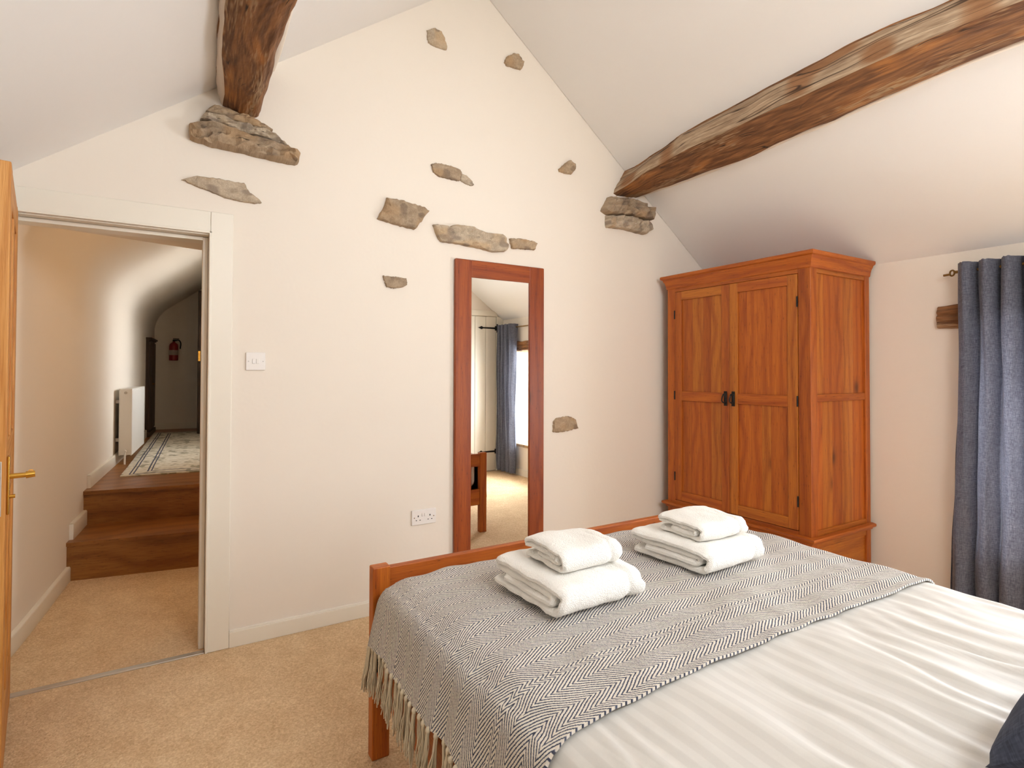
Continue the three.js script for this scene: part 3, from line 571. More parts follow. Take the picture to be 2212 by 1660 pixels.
// ------------------------------------------------------------------ wardrobe
{
  const w = thing('wardrobe', 'oak double wardrobe with panelled doors and a drawer base', 'wardrobe', [3.05, 0, -1.79], 0);
  // local axes: x into the wardrobe (towards the window wall), z from its right end (0) to its left end (-1.055)
  const D = 0.635, Lz = -1.055, B = 0.36;
  const post = (x0, x1, z0, z1, y0, y1) => obj('corner_post', box(x0, x1, y0, y1, z0, z1, 0.004, 'y'), oak(), w);
  post(0, 0.065, -0.075, 0, B, 1.9); post(0, 0.065, Lz, Lz + 0.07, B, 1.9); post(D - 0.05, D, -0.03, 0, B, 1.9); post(D - 0.05, D, Lz, Lz + 0.03, B, 1.9);
  obj('top_rail', box(0, 0.03, 1.862, 1.9, Lz + 0.07, -0.075, 0.003, 'z'), oak(), w); obj('bottom_rail', box(0, 0.03, B, 0.392, Lz + 0.07, -0.075, 0.003, 'z'), oak(), w);
  // right end: frame with two panels, each glued up from boards
  for (const [a, b] of [[1.862, 1.9], [1.128, 1.17], [B, 0.4]]) obj('side_rail', box(0.065, D - 0.05, a, b, -0.026, -0.004, 0.003), oak(), w);
  for (const [a, b] of [[0.4, 1.128], [1.17, 1.862]]) { let x = 0.065; while (x < D - 0.055) { let x2 = x + rr(0.07, 0.12); if (x2 > D - 0.09) x2 = D - 0.05; obj('side_board', box(x, x2, a, b, -0.022, -0.014, 0.0008, 'y'), oak(), w); x = x2; } }
  obj('left_end', box(0.02, D - 0.01, B, 1.9, Lz + 0.004, Lz + 0.02, 0.002, 'y'), oak(), w);
  obj('back_panel', box(D - 0.012, D - 0.004, B, 1.9, Lz + 0.03, -0.03, 0.001, 'y'), oak(), w);
  // cornice: swept profile round three sides (offset outwards, height)
  const prof = [[0, 1.885], [0.006, 1.89], [0.008, 1.908], [0.014, 1.93], [0.022, 1.944], [0.024, 1.952], [0.035, 1.958], [0.038, 1.966], [0.038, 1.976], [0.034, 1.98], [0, 1.98]];
  const corn = (pr) => { const rows = [[D + 0.0, 0, 0, 1], [0, 0, -1, 1], [0, Lz, -1, -1], [D + 0.0, Lz, 0, -1]].map(([x, z, ox, oz]) => pr.map(([o, y]) => [x + ox * o, y, z + oz * o])); const parts = []; for (let k = 0; k < 3; k++) parts.push(toCreasedNormals(boxUV(grid([rows[k + 1], rows[k]]), k === 1 ? 'z' : 'x'), 0.4)); return parts; };
  obj('cornice', [...corn(prof), box(0.0, D, 1.9, 1.979, Lz, 0, 0.001, 'z')], M.oak[2], w);
  const led = [[0, B - 0.028], [0.008, B - 0.026], [0.012, B - 0.016], [0.024, B - 0.01], [0.03, B - 0.006], [0.032, B + 0.002], [0.03, B + 0.01], [0.012, B + 0.014], [0, B + 0.014]];
  obj('waist_moulding', [...corn(led), box(0, D, B - 0.02, B + 0.012, Lz, 0, 0.001, 'z')], M.oak[1], w);
  // doors
  for (const [za, zb, side] of [[-0.077, -0.53, 'r'], [-0.532, -0.983, 'l']]) {
    const d = obj('door', [box(-0.004, 0.018, 0.395, 1.86, za - 0.06, za, 0.003, 'y'), box(-0.004, 0.018, 0.395, 1.86, zb, zb + 0.058, 0.003, 'y')], M.oak[side === 'r' ? 0 : 1], w);
    for (const [a, b] of [[0.395, 0.46], [1.095, 1.16], [1.8, 1.86]]) obj('door_rail', box(-0.0035, 0.0175, a, b, zb + 0.058, za - 0.06, 0.002, 'z'), oak(), d);
    for (const [a, b] of [[0.46, 1.095], [1.16, 1.8]]) { let z = zb + 0.058; const e = za - 0.06; while (z < e - 0.001) { let q = z + rr(0.055, 0.1); if (q > e - 0.03) q = e; obj('door_board', box(0.006, 0.014, a, b, z, q, 0.0008, 'y'), oak(), d); z = q; } }
    const hz = side === 'r' ? zb + 0.028 : za - 0.028;
    const h = obj('handle', [box(-0.007, -0.004, 1.078, 1.172, hz - 0.012, hz + 0.012, 0.001), cyl([-0.004, 1.15, hz], [-0.018, 1.15, hz], 0.006), box(-0.02, -0.008, 1.144, 1.156, hz - 0.013, hz + 0.013, 0.003), tube([[-0.014, 1.15, hz - 0.011], [-0.022, 1.125, hz - 0.014], [-0.022, 1.105, hz - 0.013], [-0.02, 1.099, hz], [-0.022, 1.105, hz + 0.013], [-0.022, 1.125, hz + 0.014], [-0.014, 1.15, hz + 0.011]], 0.0045, 28, 6)], M.iron, d);
    h.userData.label = 'dark iron drop handle';
    const kz = side === 'r' ? za + 0.001 : zb - 0.001;
    for (const y of [0.56, 1.13, 1.7]) obj('hinge', [cyl([-0.006, y - 0.03, kz], [-0.006, y + 0.03, kz], 0.0045, 0.0045, 8)], M.iron, d);
  }
  // base with two drawers
  obj('base', [box(0, 0.06, 0.03, B - 0.026, -0.07, 0, 0.003, 'y'), box(0, 0.06, 0.03, B - 0.026, Lz, Lz + 0.07, 0.003, 'y'), box(D - 0.05, D, 0.03, B - 0.026, -0.03, 0, 0.003, 'y'), box(D - 0.05, D, 0.03, B - 0.026, Lz, Lz + 0.03, 0.003, 'y'), box(0.002, 0.025, 0.03, 0.07, Lz + 0.07, -0.07, 0.002, 'z'), box(0.002, 0.025, B - 0.05, B - 0.026, Lz + 0.07, -0.07, 0.002, 'z'), box(0.002, 0.025, 0.07, B - 0.05, -0.545, -0.51, 0.002, 'y'), box(0.02, D - 0.01, 0.03, B - 0.026, Lz + 0.005, Lz + 0.02, 0.001)], M.oak[1], w);
  obj('base_end', [box(0.06, D - 0.05, 0.075, B - 0.06, -0.022, -0.012, 0.001, 'x'), box(0.06, D - 0.05, 0.03, 0.075, -0.026, -0.004, 0.002, 'x'), box(0.06, D - 0.05, B - 0.06, B - 0.026, -0.026, -0.004, 0.002, 'x')], M.oak[0], w);
  for (const [a, b] of [[-0.51, -0.07], [Lz + 0.07, -0.545]]) { const dr = obj('drawer', [box(-0.001, 0.02, 0.073, B - 0.053, a + 0.003, b - 0.003, 0.003, 'z')], oak(), w); for (const f of [0.25, 0.75]) obj('knob', [cyl([0, 0.19, mix(a, b, f)], [-0.018, 0.19, mix(a, b, f)], 0.006), new THREE.SphereGeometry(0.012, 12, 8).translate(-0.024, 0.19, mix(a, b, f))], M.iron, dr); }
  const plinth = [[0, 0], [0.02, 0], [0.02, 0.035], [0.014, 0.05], [0, 0.055]];
  obj('plinth', [...corn(plinth), box(0.03, D - 0.01, 0, 0.03, Lz + 0.02, -0.02)], M.oak[3], w);
}

// ------------------------------------------------------------------ bed
const BX0 = 0.58, BX1 = 2.182, FZ = -1.835;                       // frame left, right, near face of the footboard
{
  const b = thing('bed_frame', 'oak bed frame with a slatted footboard', 'bed');
  const bo = M.oak[2], z1 = FZ, z0 = FZ - 0.045;
  const leg = (x0, x1, za, zb, y) => obj('leg', box(x0, x1, 0, y, za, zb, 0.004, 'y'), bo, b);
  leg(BX0, BX0 + 0.06, z0, z1, 0.638); leg(BX1 - 0.06, BX1, z0, z1, 0.638);
  leg(BX0, BX0 + 0.06, 0.2, 0.245, 1.08); leg(BX1 - 0.06, BX1, 0.2, 0.245, 1.08);
  const board = (zc, y0, y1, y2, y3, name) => {
    const f = obj(name, [box(BX0 + 0.06, BX1 - 0.06, y2, y3, zc - 0.014, zc + 0.014, 0.004), box(BX0 + 0.06, BX1 - 0.06, y0, y1, zc - 0.014, zc + 0.014, 0.004)], bo, b);
    const n = 12, a = BX0 + 0.06, p = (BX1 - BX0 - 0.12 + 0.055) / n;
    for (let k = 0; k < n - 1; k++) obj('slat', box(a + p * (k + 1) - 0.055, a + p * (k + 1), y1 - 0.005, y2 + 0.005, zc - 0.01, zc + 0.01, 0.002, 'y'), oak(), f);
  };
  board(FZ - 0.024, 0.22, 0.345, 0.53, 0.63, 'footboard'); board(0.222, 0.4, 0.52, 0.9, 1.06, 'headboard');
  for (const [x0, x1] of [[BX0 + 0.008, BX0 + 0.034], [BX1 - 0.034, BX1 - 0.008]]) obj('side_rail', box(x0, x1, 0.24, 0.36, z1, 0.2, 0.003, 'z'), bo, b);
}
// bedding: u across the bed, w along it; returns the surface point pushed out by off
const XC = 1.381, HALF = 0.695, RB = 0.1, TOP = 0.617;
function across(s) { // [x offset, drop]
  const a = Math.abs(s), g = Math.sign(s);
  if (a <= HALF) return [s, 0];
  const th = Math.min((a - HALF) / RB, 1.36); let x = HALF + RB * Math.sin(th), d = RB * (1 - Math.cos(th));
  const rest = a - HALF - RB * 1.36; if (rest > 0) { x += rest * Math.cos(1.36); d += rest * Math.sin(1.36); }
  return [g * x, d];
}
function along(w) { // distance from z = -1.70 towards the foot is negative
  if (w >= 0) return [w, 0];
  const th = Math.min(-w / 0.09, 1.45); let z = 0.09 * Math.sin(th), d = 0.09 * (1 - Math.cos(th)); const rest = -w - 0.09 * 1.45;
  if (rest > 0) { d += rest; } return [-z, d];
}
function bedPoint(s, w, off, ripple) {
  const [x, dx] = across(s), [z, dz] = along(w);
  const crown = 0.016 * (1 - Math.min(1, (s / HALF) ** 2)), zz = -1.70 + z;
  let y = TOP + crown + off - Math.max(dx, dz) - 0.2 * Math.min(dx, dz, 0.1);
  y += ripple(s, zz) * Math.max(0.15, 1 - dx * 6);
  const out = (dx > 0.03 ? off * 0.9 : 0) + (dx > 0.05 ? 0.012 * n2(zz * 6, 3 + off * 50) * sm(0.05, 0.2, dx) : 0);
  return [XC + x + Math.sign(s) * out, y, zz];
}
function sheet(ss, ws, off, thick, ripple, uvf) {
  const top = ws.map((w) => ss.map((s) => bedPoint(s, w, off, ripple)));
  const bot = ws.map((w) => ss.map((s) => bedPoint(s, w, off - thick, ripple)));
  const U = (i, j) => uvf(ss[j], ws[i]), g1 = grid(top, false, U), g2 = grid(bot.map((r) => [...r].reverse()), false, (i, j) => U(i, ss.length - 1 - j));
  const edge = (a, b, f) => grid([a, b], false, f);
  const col = (m, j) => m.map((r) => r[j]), n = ss.length - 1, q = ws.length - 1;
  return merge([g1, g2, edge(top[0], bot[0], (i, j) => U(0, j)), edge(bot[q], top[q], (i, j) => U(q, j)), edge(col(bot, 0), col(top, 0), (i, j) => U(j, 0)), edge(col(top, n), col(bot, n), (i, j) => U(j, n))]);
}
const soft = (s, z) => 0.006 * n2(s * 2.2, z * 2) + 0.003 * n2(s * 5, z * 4.5);
{
  const m = tag(obj('mattress', new RoundedBoxGeometry(1.48, 0.24, 1.98, 3, 0.05).translate(XC + 0.005, 0.47, -0.82), S({ color: 0xe9e4da, roughness: 0.9 })), 'thick white mattress under the bedding', 'mattress');
  const ss = zs(-0.93, 0.93, 150), ws = zs(-0.3, 1.86, 150);
  const rip = (s, z) => soft(s, z) + 0.006 * n2(s * 13 + 0.8 * n2(s * 2, z * 2), z * 1.7) * sm(-0.95, -0.7, z) + 0.006 * Math.exp(-Math.pow((s + 0.42 + 0.15 * (z + 0.8)) * 18, 2)) * sm(-0.95, -0.8, z) * sm(-0.2, -0.6, z) + 0.006 * Math.exp(-Math.pow((s - 0.02 + 0.1 * (z + 0.8)) * 22, 2)) * sm(-0.95, -0.8, z) * sm(-0.1, -0.6, z);
  tag(obj('duvet', sheet(ss, ws, 0, 0.012, rip, (s, w) => [s, w]), M.satin), 'white satin striped duvet cover spread over the bed', 'duvet');
}
const HEM = HALF + RB * 1.36 + 0.13, TW0 = -0.34, TW1 = 0.855;
{
  const ss = zs(-HEM, HEM, 190), ws = zs(TW0, TW1, 110);
  const rip = (s, z) => soft(s, z) + 0.003 * n2(s * 6 + 9, z * 6) + 0.004 * sm(-0.875, -0.85, z);
  const t = obj('throw_blanket', sheet(ss, ws, 0.012, 0.007, rip, (s, w) => [(s + 2) / 0.252, (TW1 - w) / 1.024]), M.throw);
  tag(t, 'navy and cream herringbone throw with fringed sides across the bed foot', 'throw');
  // fringe: each tassel a bunch of loose threads below a knot
  const variants = [];
  for (let v = 0; v < 6; v++) {
    const parts = []; const kn = new THREE.SphereGeometry(0.0075, 8, 6); kn.scale(0.9, 1.2, 1); kn.translate(0, -0.006, 0); parts.push(kn);
    for (let k = 0; k < 16; k++) {
      const a = rr(0, 6.28), sp = rr(0.002, 0.013), L = rr(0.095, 0.15), bx = Math.cos(a) * sp * 0.6, bz = Math.sin(a) * sp;
      const c = new THREE.CatmullRomCurve3([V(Math.cos(a) * 0.004, -0.008, Math.sin(a) * 0.004), V(bx * 0.4 + rr(-0.003, 0.003), -L * 0.35, bz * 0.5 + rr(-0.003, 0.003)), V(bx * 0.8 + rr(-0.005, 0.005), -L * 0.7, bz * 0.9 + rr(-0.005, 0.005)), V(bx * 1.2, -L, bz * 1.3 + rr(-0.008, 0.008))]);
      parts.push(new THREE.TubeGeometry(c, 7, 0.0017, 4, false));
    }
    variants.push(merge(parts));
  }
  let n = 0;
  for (const side of [-1, 1]) for (let w = TW0 + 0.2; w < TW1 - 0.005; w += 0.031) {
    const p = bedPoint(side * HEM, w, 0.01, rip), m = obj('tassel', variants[n++ % 6], M.tassel, t);
    m.position.set(p[0], p[1] + 0.004, p[2]); m.rotation.set(rr(-0.12, 0.12), rr(-0.6, 0.6), side * rr(0, 0.12));
  }
}

// towels: a folded strip of terry, profile in z-y, carried along x
function towel(L, H, W, t, seed, tag_) {
  // centre line of the fold: inner end -> front -> back -> over the top -> round the front -> along the bottom
  const a = L / 2, y0 = t / 2, y3 = H - t / 2, y1 = y0 + (y3 - y0) / 3, y2 = y0 + 2 * (y3 - y0) / 3, pts = [];
  const arc = (cz, cy, r, a0, a1, n, kz = 1) => { for (let i = 0; i <= n; i++) { const q = mix(a0, a1, i / n); pts.push([cz + Math.cos(q) * r * kz, cy + Math.sin(q) * r]); } };
  const line = (z0, ya, z1, yb, n) => { for (let i = 1; i < n; i++) pts.push([mix(z0, z1, i / n), mix(ya, yb, i / n)]); };
  const rI = (y2 - y1) / 2, rL = (y3 - y2) / 2, rO = (y3 - y0) / 2;
  pts.push([-a + 0.07, y1]); const zi = a - 1.5 * t - rI - 0.003; line(-a + 0.07, y1, zi, y1, 8);
  arc(zi, (y1 + y2) / 2, rI, -Math.PI / 2, Math.PI / 2, 8);
  line(zi, y2, -a + rL + 0.01, y2, 10);
  arc(-a + rL + 0.012, (y2 + y3) / 2, rL, Math.PI * 1.5, Math.PI / 2, 8, 1.5);
  line(-a + rL + 0.01, y3, a - rO, y3, 14);
  arc(a - rO, (y0 + y3) / 2, rO, Math.PI / 2, -Math.PI / 2, 14, 0.95);
  line(a - rO, y0, -a + 0.015, y0, 14); pts.push([-a + 0.012, y0]);
  const P = pts.length, N = 44, rows = [];
  const nor = pts.map((p, i) => { const q = pts[Math.max(0, i - 1)], r = pts[Math.min(P - 1, i + 1)]; const dz = r[0] - q[0], dy = r[1] - q[1], l = Math.hypot(dz, dy) || 1; return [-dy / l, dz / l]; });
  const sideA = [], sideB = [];
  for (let i = 0; i <= N; i++) {
    const f = i / N, e = Math.min(f, 1 - f) * W, round = Math.sqrt(clamp(1 - ((0.014 - Math.min(e, 0.014)) / 0.014) ** 2)) * 0.6 + 0.4, puff = 1 - 0.1 * (1 - Math.min(1, e / 0.05)) ** 2;
    const x = (f - 0.5) * W, ra = [], rb = [];
    const band = 1 - 0.4 * Math.exp(-(((f - 0.8) * W / 0.007) ** 2)) + (Math.abs(f - 0.8) * W < 0.02 ? -0.04 : 0);
    for (let j = 0; j < P; j++) {
      const wob = 0.0028 * n3(x * 11, pts[j][0] * 9, seed + j * 0.02), sag = -0.008 * (pts[j][1] / H) * (1 + n2(x * 5 + seed, pts[j][0] * 5)), th = t * 0.49 * round * (0.95 + 0.08 * n3(x * 20, j * 0.2, seed));
      const skew = 0.012 * n2(pts[j][1] * 20, seed) * Math.sign(x) * (Math.abs(x) / W * 2) ** 3, xx = x + skew + 0.004 * n2(j * 0.25, seed + 5) * (f > 0.5 ? 1 : -1);
      const yy = Math.max(th, pts[j][1] * puff + sag * 0.6 + wob + 0.006 * (pts[j][1] / H) * (1 - (pts[j][0] / a) ** 2)), out = j > P * 0.5 ? band : 1;
      ra.push([xx, yy + nor[j][1] * th * out, pts[j][0] + nor[j][0] * th * out]); rb.push([xx, yy - nor[j][1] * th, pts[j][0] - nor[j][0] * th]);
    }
    sideA.push(ra); sideB.push(rb);
  }
  let g = merge([grid(sideA), grid(sideB.map((r) => [...r].reverse())), grid([sideB[0], sideA[0]]), grid([sideA[N], sideB[N]]), grid([sideA.map((r) => r[0]), sideB.map((r) => r[0])]), grid([sideB.map((r) => r[P - 1]), sideA.map((r) => r[P - 1])])]);
  return g;
}
{
  const put = (L, H, W, t, seed, p, turn, label, tilt = 0) => { const m = obj('folded_towel', towel(L, H, W, t, seed), M.towel); m.position.set(...p); m.rotation.set(tilt, turn, 0); tag(m, label, 'towel', 'folded white towels on the throw'); return m; };
  put(0.33, 0.09, 0.31, 0.024, 1, [1.01, 0.652, -1.34], 0.03, 'large folded white bath towel nearest the doorway under a hand towel');
  put(0.2, 0.066, 0.21, 0.0175, 2, [1.015, 0.7455, -1.32], -0.02, 'small white hand towel on the bath towel nearest the doorway');
  put(0.325, 0.088, 0.305, 0.0235, 3, [1.58, 0.6535, -1.345], 0.05, 'large folded white bath towel beside the wardrobe under a hand towel');
  put(0.205, 0.064, 0.215, 0.017, 4, [1.572, 0.7445, -1.315], -0.06, 'small white hand towel on the bath towel beside the wardrobe');
}
{ // pillow leaning at the head of the bed
  const N = 48, rows = [], back = [], a = 0.36, h = 0.24;
  const sh = (u, v) => { const k = (1 - Math.abs(u) ** 3.2) * (1 - Math.abs(v) ** 3.2); return 0.08 * Math.pow(Math.max(0, k), 0.45); };
  for (let i = 0; i <= N; i++) { const r = [], q = []; for (let j = 0; j <= N; j++) { const u = i / N * 2 - 1, v = j / N * 2 - 1, pin = 1 - 0.06 * (1 - Math.abs(u * v)) * (Math.max(Math.abs(u), Math.abs(v)) ** 4); const x = u * a * pin, y = v * h * pin, z = sh(u, v) * (1 + 0.06 * n2(u * 3, v * 3)); r.push([x, y, -z]); q.push([x, y, z]); } rows.push(r); back.push(q); }
  const U = (i, j) => [i / N * 0.72, j / N * 0.48];
  const c = obj('pillow', merge([grid(rows, false, U), grid(back.map((r) => [...r].reverse()), false, (i, j) => U(i, N - j))]), M.cushion);
  c.position.set(1.45, 0.835, -0.18); c.rotation.x = 0.885;
  tag(c, 'slate blue pillow leaning at the head of the bed', 'pillow');
}

// ------------------------------------------------------------------ the landing beyond the doorway
// left wall runs away in three stretches; its plaster curves over into the roof slope
const HW = [[-0.66, -3.08], [-0.612, -3.47], [-0.52, -4.6], [-0.43, -5.95], [-0.215, -9.2], [-0.2, -9.5]];
const hallX = (z) => { for (let i = 0; i < HW.length - 1; i++) if (z >= HW[i + 1][1]) return mix(HW[i][0], HW[i + 1][0], (z - HW[i][1]) / (HW[i + 1][1] - HW[i][1])); return HW[HW.length - 1][0]; };
{
  const prof = [[0, -0.1]]; const y0 = 1.93, r = 0.42, th = Math.atan(1 / 0.735); // wall, then a cove into the slope
  for (const y of [0.5, 1, 1.5]) prof.push([0, y]);
  for (let k = 0; k <= 12; k++) { const a = k / 12 * th; prof.push([r * (1 - Math.cos(a)), y0 - 0.1 + r * Math.sin(a)]); }
  const [ex, ey] = prof[prof.length - 1]; prof.push([ex + 1.5, ey + 1.5 * 0.735]);
  const zl = zs(-3.075, -9.45, 60);
  const rows = zl.map((z) => prof.map(([x, y]) => [hallX(z) + x, y, z])), out = zl.map((z) => prof.map(([x, y]) => [hallX(z) + x - 0.12, y + 0.14, z]));
  struct('wall_hall_left', merge([grid(rows.map((q) => [...q].reverse())), grid(out)]), M.wall, 'cream landing wall curving over into the sloping ceiling');
}
const HR = 0.92, HZ = -9.35;
const dir = 0.165; // the steps lie a little askew to the doorway
const onLine = (x, x0, z0) => z0 + dir * (x - x0);
struct('floor', prismXZ([[-0.9, GZ + 0.0], [1.0, GZ + 0.0], [1.0, onLine(1.0, -0.535, -4.4)], [-0.9, onLine(-0.9, -0.535, -4.4)]], -0.12, -0.001), M.carpet, 'beige carpet of the lobby below the steps');
{
  const s = structGroup('stairs_1', 'two wood laminate steps up to the landing');
  const F1 = -4.355, F2 = -4.80, y1 = 0.237, y2 = 0.466;
  const slab = (f, a, b, y0, yy) => prismXZ([[-0.9, onLine(-0.9, -0.535, f) + a], [1.0, onLine(1.0, -0.535, f) + a], [1.0, onLine(1.0, -0.535, f) + b], [-0.9, onLine(-0.9, -0.535, f) + b]], y0, yy);
  obj('riser', slab(F1, 0, -0.03, -0.02, y1 - 0.02), M.laminate, s); obj('riser', slab(F2, 0, -0.03, y1 - 0.02, y2 - 0.02), M.laminate, s);
  obj('tread', slab(F1, 0.016, -0.5, y1 - 0.022, y1), M.laminate, s); obj('nosing', slab(F2, 0.016, -0.09, y2 - 0.024, y2 + 0.001), M.laminate, s);
}
struct('floor', prismXZ([[-0.9, -4.95], [1.0, -4.66], [1.0, -9.6], [-0.9, -9.6]], y2f() - 0.1, y2f()), M.laminate, 'wood laminate floor of the landing');
function y2f() { return 0.466; }
{ // right-hand landing wall with a window; far wall
  const a = -6.65, b = -5.95, y0 = 1.1, y1 = 2.1, X = HR, T = 0.62;
  struct('wall_hall_right', [box(X, X + T, -0.12, y0, -9.6, -3.07, 0, 'z', false), box(X, X + T, y1, 3.3, -9.6, -3.07, 0, 'z', false), box(X, X + T, y0, y1, -9.6, a, 0, 'z', false), box(X, X + T, y0, y1, b, -3.07, 0, 'z', false)], M.wall, 'cream landing wall with a deep set window');
  const w = structGroup('window_2', 'deep set landing window');
  const f = 0.05, x0 = X + 0.5, x1 = X + 0.55;
  obj('window_frame', [box(x0, x1, y0, y0 + f, a, b, 0.003, 'z'), box(x0, x1, y1 - f, y1, a, b, 0.003, 'z'), box(x0, x1, y0, y1, a, a + f, 0.003, 'y'), box(x0, x1, y0, y1, b - f, b, 0.003, 'y'), box(x0, x1, y0, y1, (a + b) / 2 - 0.03, (a + b) / 2 + 0.03, 0.003, 'y')], M.gloss, w);
  obj('pane', new THREE.PlaneGeometry(b - a, y1 - y0).rotateY(-Math.PI / 2).translate(x0 + 0.02, (y0 + y1) / 2, (a + b) / 2), M.glass, w);
  struct('wall_hall_end', prismXZ([[-0.9, HZ + 0.05], [1.4, HZ + 0.3], [1.4, HZ - 0.1], [-0.9, HZ - 0.25]], -0.1, 3.3), M.wall, 'cream end wall of the landing with the fire extinguisher');
  struct('roof', box(-0.9, 1.6, 3.1, 3.3, -9.7, -3.0, 0, 'z', false), M.roof, 'roof covering over the landing');
}
{ // added wall lamp, out of view, that brightens and warms the lobby
  const l = thing('added_lamp', 'added unseen warm lamp that brightens the lobby beside the doorway', 'lamp', [HR, 1.72, -3.95]);
  obj('backplate', cyl([0, -0.05, 0], [-0.012, -0.05, 0], 0.04), M.brass, l);
  obj('arm', tube([[-0.01, -0.05, 0], [-0.06, -0.06, 0], [-0.09, -0.03, 0]], 0.006), M.brass, l);
  obj('bulb', new THREE.SphereGeometry(0.03, 16, 12).translate(-0.09, 0.03, 0), S({ color: 0xffffff, emissive: new THREE.Color(1, 0.72, 0.42), emissiveIntensity: 2 }), l);
  const p = new THREE.PointLight(new THREE.Color().setRGB(1, 0.66, 0.36), 0.55); p.position.set(-0.09, 0.03, 0); p.castShadow = true; p.shadow.radius = 1.5; l.add(p);
}
{ // skirtings of the lobby and landing
  const run = (za, zb, y, h, t) => { const l = zs(za, zb, 8), pr = [[0, 0], [t, 0], [t, h - 0.008], [t - 0.006, h], [0, h]]; return grid(l.map((z) => pr.map(([x, q]) => [hallX(z) + x, y + q, z])).map((r) => r.reverse())); };
  const end = (z, y, h, t) => box(hallX(z), hallX(z) + t, y, y + h - 0.003, z - 0.004, z, 0.001);
  skirting('baseboard_hall', [run(-3.09, -4.37, 0, 0.088, 0.022), run(-4.41, -4.82, 0.237, 0.1, 0.022), end(-4.408, 0.237, 0.1, 0.022), run(-4.9, -9.3, 0.466, 0.09, 0.02), end(-4.898, 0.466, 0.09, 0.02)], 'cream skirting stepping up along the landing wall');
  skirting('baseboard_hall_end', prismXZ([[-0.3, HZ + 0.136], [1.0, HZ + 0.277], [1.0, HZ + 0.24], [-0.3, HZ + 0.1]], 0.466, 0.556), 'cream skirting on the landing end wall');
}
{ // runner rug
  const a = [-0.335, -5.26], b = [-0.19, -8.66], wid = 0.8, N = 60, rows = [], bot = [];
  for (let i = 0; i <= N; i++) { const f = i / N, x = mix(a[0], b[0], f), z = mix(a[1], b[1], f), r = [], q = []; for (let j = 0; j <= 16; j++) { const u = j / 16; const p = [x + u * wid, 0, z + u * wid * 0.07]; r.push([p[0], 0.466 + 0.009 + 0.003 * n2(f * 9, u * 2), p[2]]); q.push([p[0], 0.4665, p[2]]); } rows.push(r); bot.push(q); }
  const U = (i, j) => [j / 16, i / N];
  const g = merge([grid(rows.map((r) => [...r].reverse()), false, (i, j) => U(i, 16 - j)), grid([bot[0], rows[0]], false, (i, j) => U(0, j)), grid([rows.map((r) => r[0]), bot.map((r) => r[0])], false, (i, j) => U(j, 0)), grid([bot.map((r) => r[16]), rows.map((r) => r[16])], false, (i, j) => U(j, 16))]);
  tag(obj('runner_rug', g, M.rug), 'pale patterned runner rug with thin dark border lines on the landing', 'rug');
}
{ // radiator on the landing wall
  const r = thing('radiator', 'white panel radiator on the landing wall', 'radiator', [-0.395, 0, -5.98], -Math.atan(0.0655));
  // local: x out from the wall, -z away from the doorway
  const y0 = 0.54, y1 = 1.13, len = 0.9;
  obj('front_panel', box(0.085, 0.1, y0, y1 - 0.012, -len, 0, 0.006, 'y'), M.radiator, r);
  obj('back_panel', box(0.0, 0.014, y0, y1 - 0.012, -len, -0.004, 0.006, 'y'), M.radiator, r);
  for (const z of [0.001, -len + 0.006]) obj('end_panel', box(0.008, 0.096, y0 + 0.006, y1 - 0.004, z - 0.007, z, 0.002, 'y'), M.radiator, r);
  const top = []; for (let k = 0; k < 30; k++) top.push(box(0.012, 0.088, y1 - 0.012, y1 - 0.002, -0.02 - k * 0.0295, -0.008 - k * 0.0295)); top.push(box(0.004, 0.014, y1 - 0.014, y1, -len, 0, 0.002), box(0.086, 0.098, y1 - 0.014, y1, -len, 0, 0.002));
  obj('top_grille', top, M.radiator, r);
  const v = obj('valve', [cyl([0.05, y1 - 0.035, 0], [0.05, y1 - 0.035, 0.012], 0.012), cyl([0.05, y1 - 0.035, 0.01], [0.05, y1 - 0.035, 0.018], 0.007, 0.007, 6)], M.steel, r); v.userData.label = 'round bleed plug on the radiator end';
  obj('bracket', [box(-0.035, 0.004, 0.66, 0.69, -0.1, -0.07), box(-0.035, 0.004, 1.0, 1.03, -0.1, -0.07), box(-0.035, 0.004, 1.0, 1.03, -0.8, -0.77)], M.steel, r);
  obj('pipe', [cyl([0.05, y0 + 0.03, 0.008], [0.05, 0.466, 0.02], 0.0075), cyl([0.05, y0 + 0.04, -0.01], [0.05, y0 + 0.04, 0.03], 0.012), cyl([0.05, y0 - 0.03, -0.75], [0.05, y0 + 0.02, -0.75], 0.0075)], M.radiator, r);
}
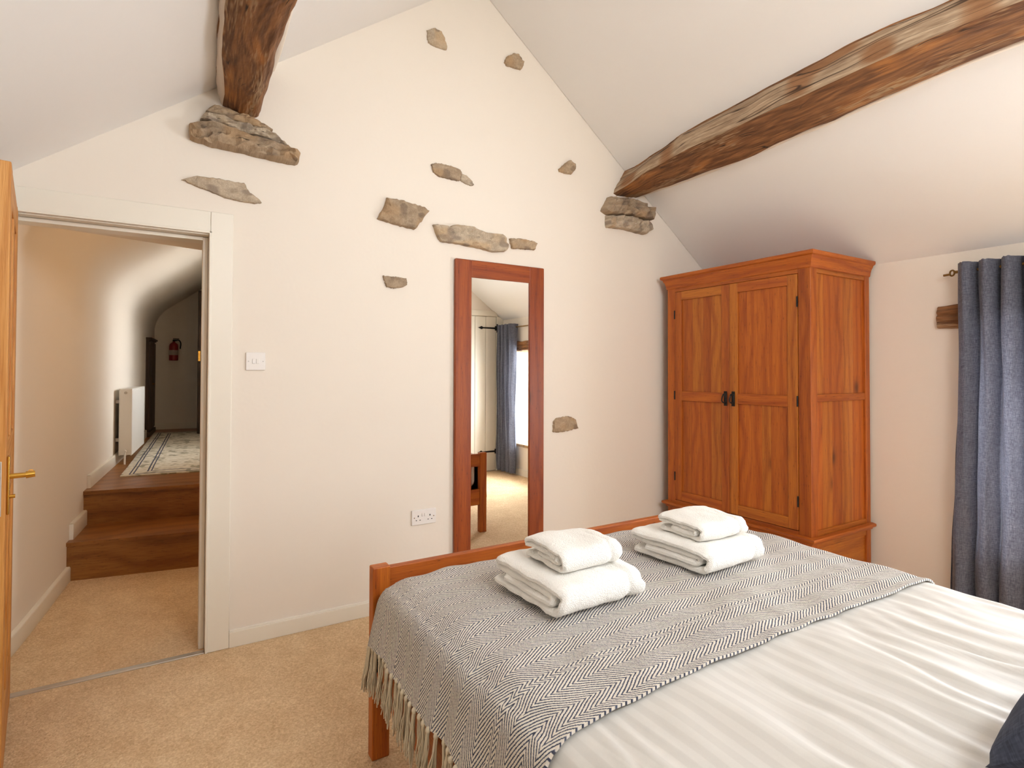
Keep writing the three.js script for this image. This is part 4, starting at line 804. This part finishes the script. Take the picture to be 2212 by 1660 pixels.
{ // fire extinguisher on the end wall
  const z = -9.155, x = 0.018, e = thing('fire_extinguisher', 'small dark red fire extinguisher hung on the landing end wall', 'fire extinguisher', [x, 1.43, z]);
  const pr = [[0, 0], [0.05, 0], [0.056, 0.008], [0.056, 0.2], [0.05, 0.228], [0.03, 0.248], [0.016, 0.254], [0.016, 0.27], [0, 0.27]].map((p) => new THREE.Vector2(...p));
  obj('cylinder', new THREE.LatheGeometry(pr, 24), M.red, e);
  obj('label_band', new THREE.CylinderGeometry(0.0568, 0.0568, 0.07, 24, 1, true).translate(0, 0.11, 0), S({ color: 0xb9a79a, roughness: 0.5 }), e);
  obj('valve_head', [cyl([0, 0.265, 0], [0, 0.29, 0], 0.014), box(-0.012, 0.07, 0.285, 0.294, -0.008, 0.008, 0.002), box(-0.01, 0.065, 0.302, 0.311, -0.008, 0.008, 0.002)], M.black, e);
  obj('hose', tube([[0.01, 0.28, 0.012], [0.06, 0.285, 0.03], [0.082, 0.25, 0.035], [0.078, 0.17, 0.03]], 0.008), M.black, e);
  obj('bracket', box(-0.02, 0.02, 0.05, 0.24, -0.075, -0.05), M.black, e);
}
{ // dark cabinet against the left wall at the end of the landing
  const c = thing('dark_cabinet', 'narrow dark wood cabinet at the end of the landing', 'cabinet', [-0.315, 0.466, -8.25], -Math.atan(0.0655));
  obj('body', box(0.0, 0.07, 0.04, 1.2, -0.7, 0, 0.004, 'y'), M.darkWood, c);
  obj('cornice', [box(0, 0.085, 1.2, 1.215, -0.71, 0.01, 0.003), box(0, 0.1, 1.215, 1.235, -0.72, 0.02, 0.004)], M.darkWood, c);
  obj('plinth', box(0, 0.09, 0, 0.06, -0.71, 0.01, 0.004), M.darkWood, c);
  for (const [a, b] of [[-0.34, -0.01], [-0.69, -0.36]]) { const d = obj('door', box(0.07, 0.08, 0.08, 1.18, a, b, 0.003, 'y'), M.darkWood, c); obj('knob', cyl([0.078, 0.65, a < -0.5 ? b - 0.03 : a + 0.03], [0.1, 0.65, a < -0.5 ? b - 0.03 : a + 0.03], 0.01), M.antique, d); }
}
{ // dark door standing open on the right of the landing
  const d = thing('landing_door', 'dark wooden door standing open on the landing', 'door', [0.285, 0.482, -8.2], 0.1);
  obj('leaf', box(0, 0.62, 0, 1.84, -0.042, 0, 0.004, 'y'), M.darkWood, d);
  obj('edge_plate', [box(0.0, 0.024, 0.93, 1.06, -0.001, 0.003, 0.001, 'y'), cyl([0.012, 1.02, 0.002], [0.012, 1.02, 0.02], 0.008), cyl([0.012, 0.96, 0.002], [0.012, 0.96, 0.012], 0.006)], M.brass, d).userData.label = 'brass latch on the door edge';
}

renderer.render(scene, camera);
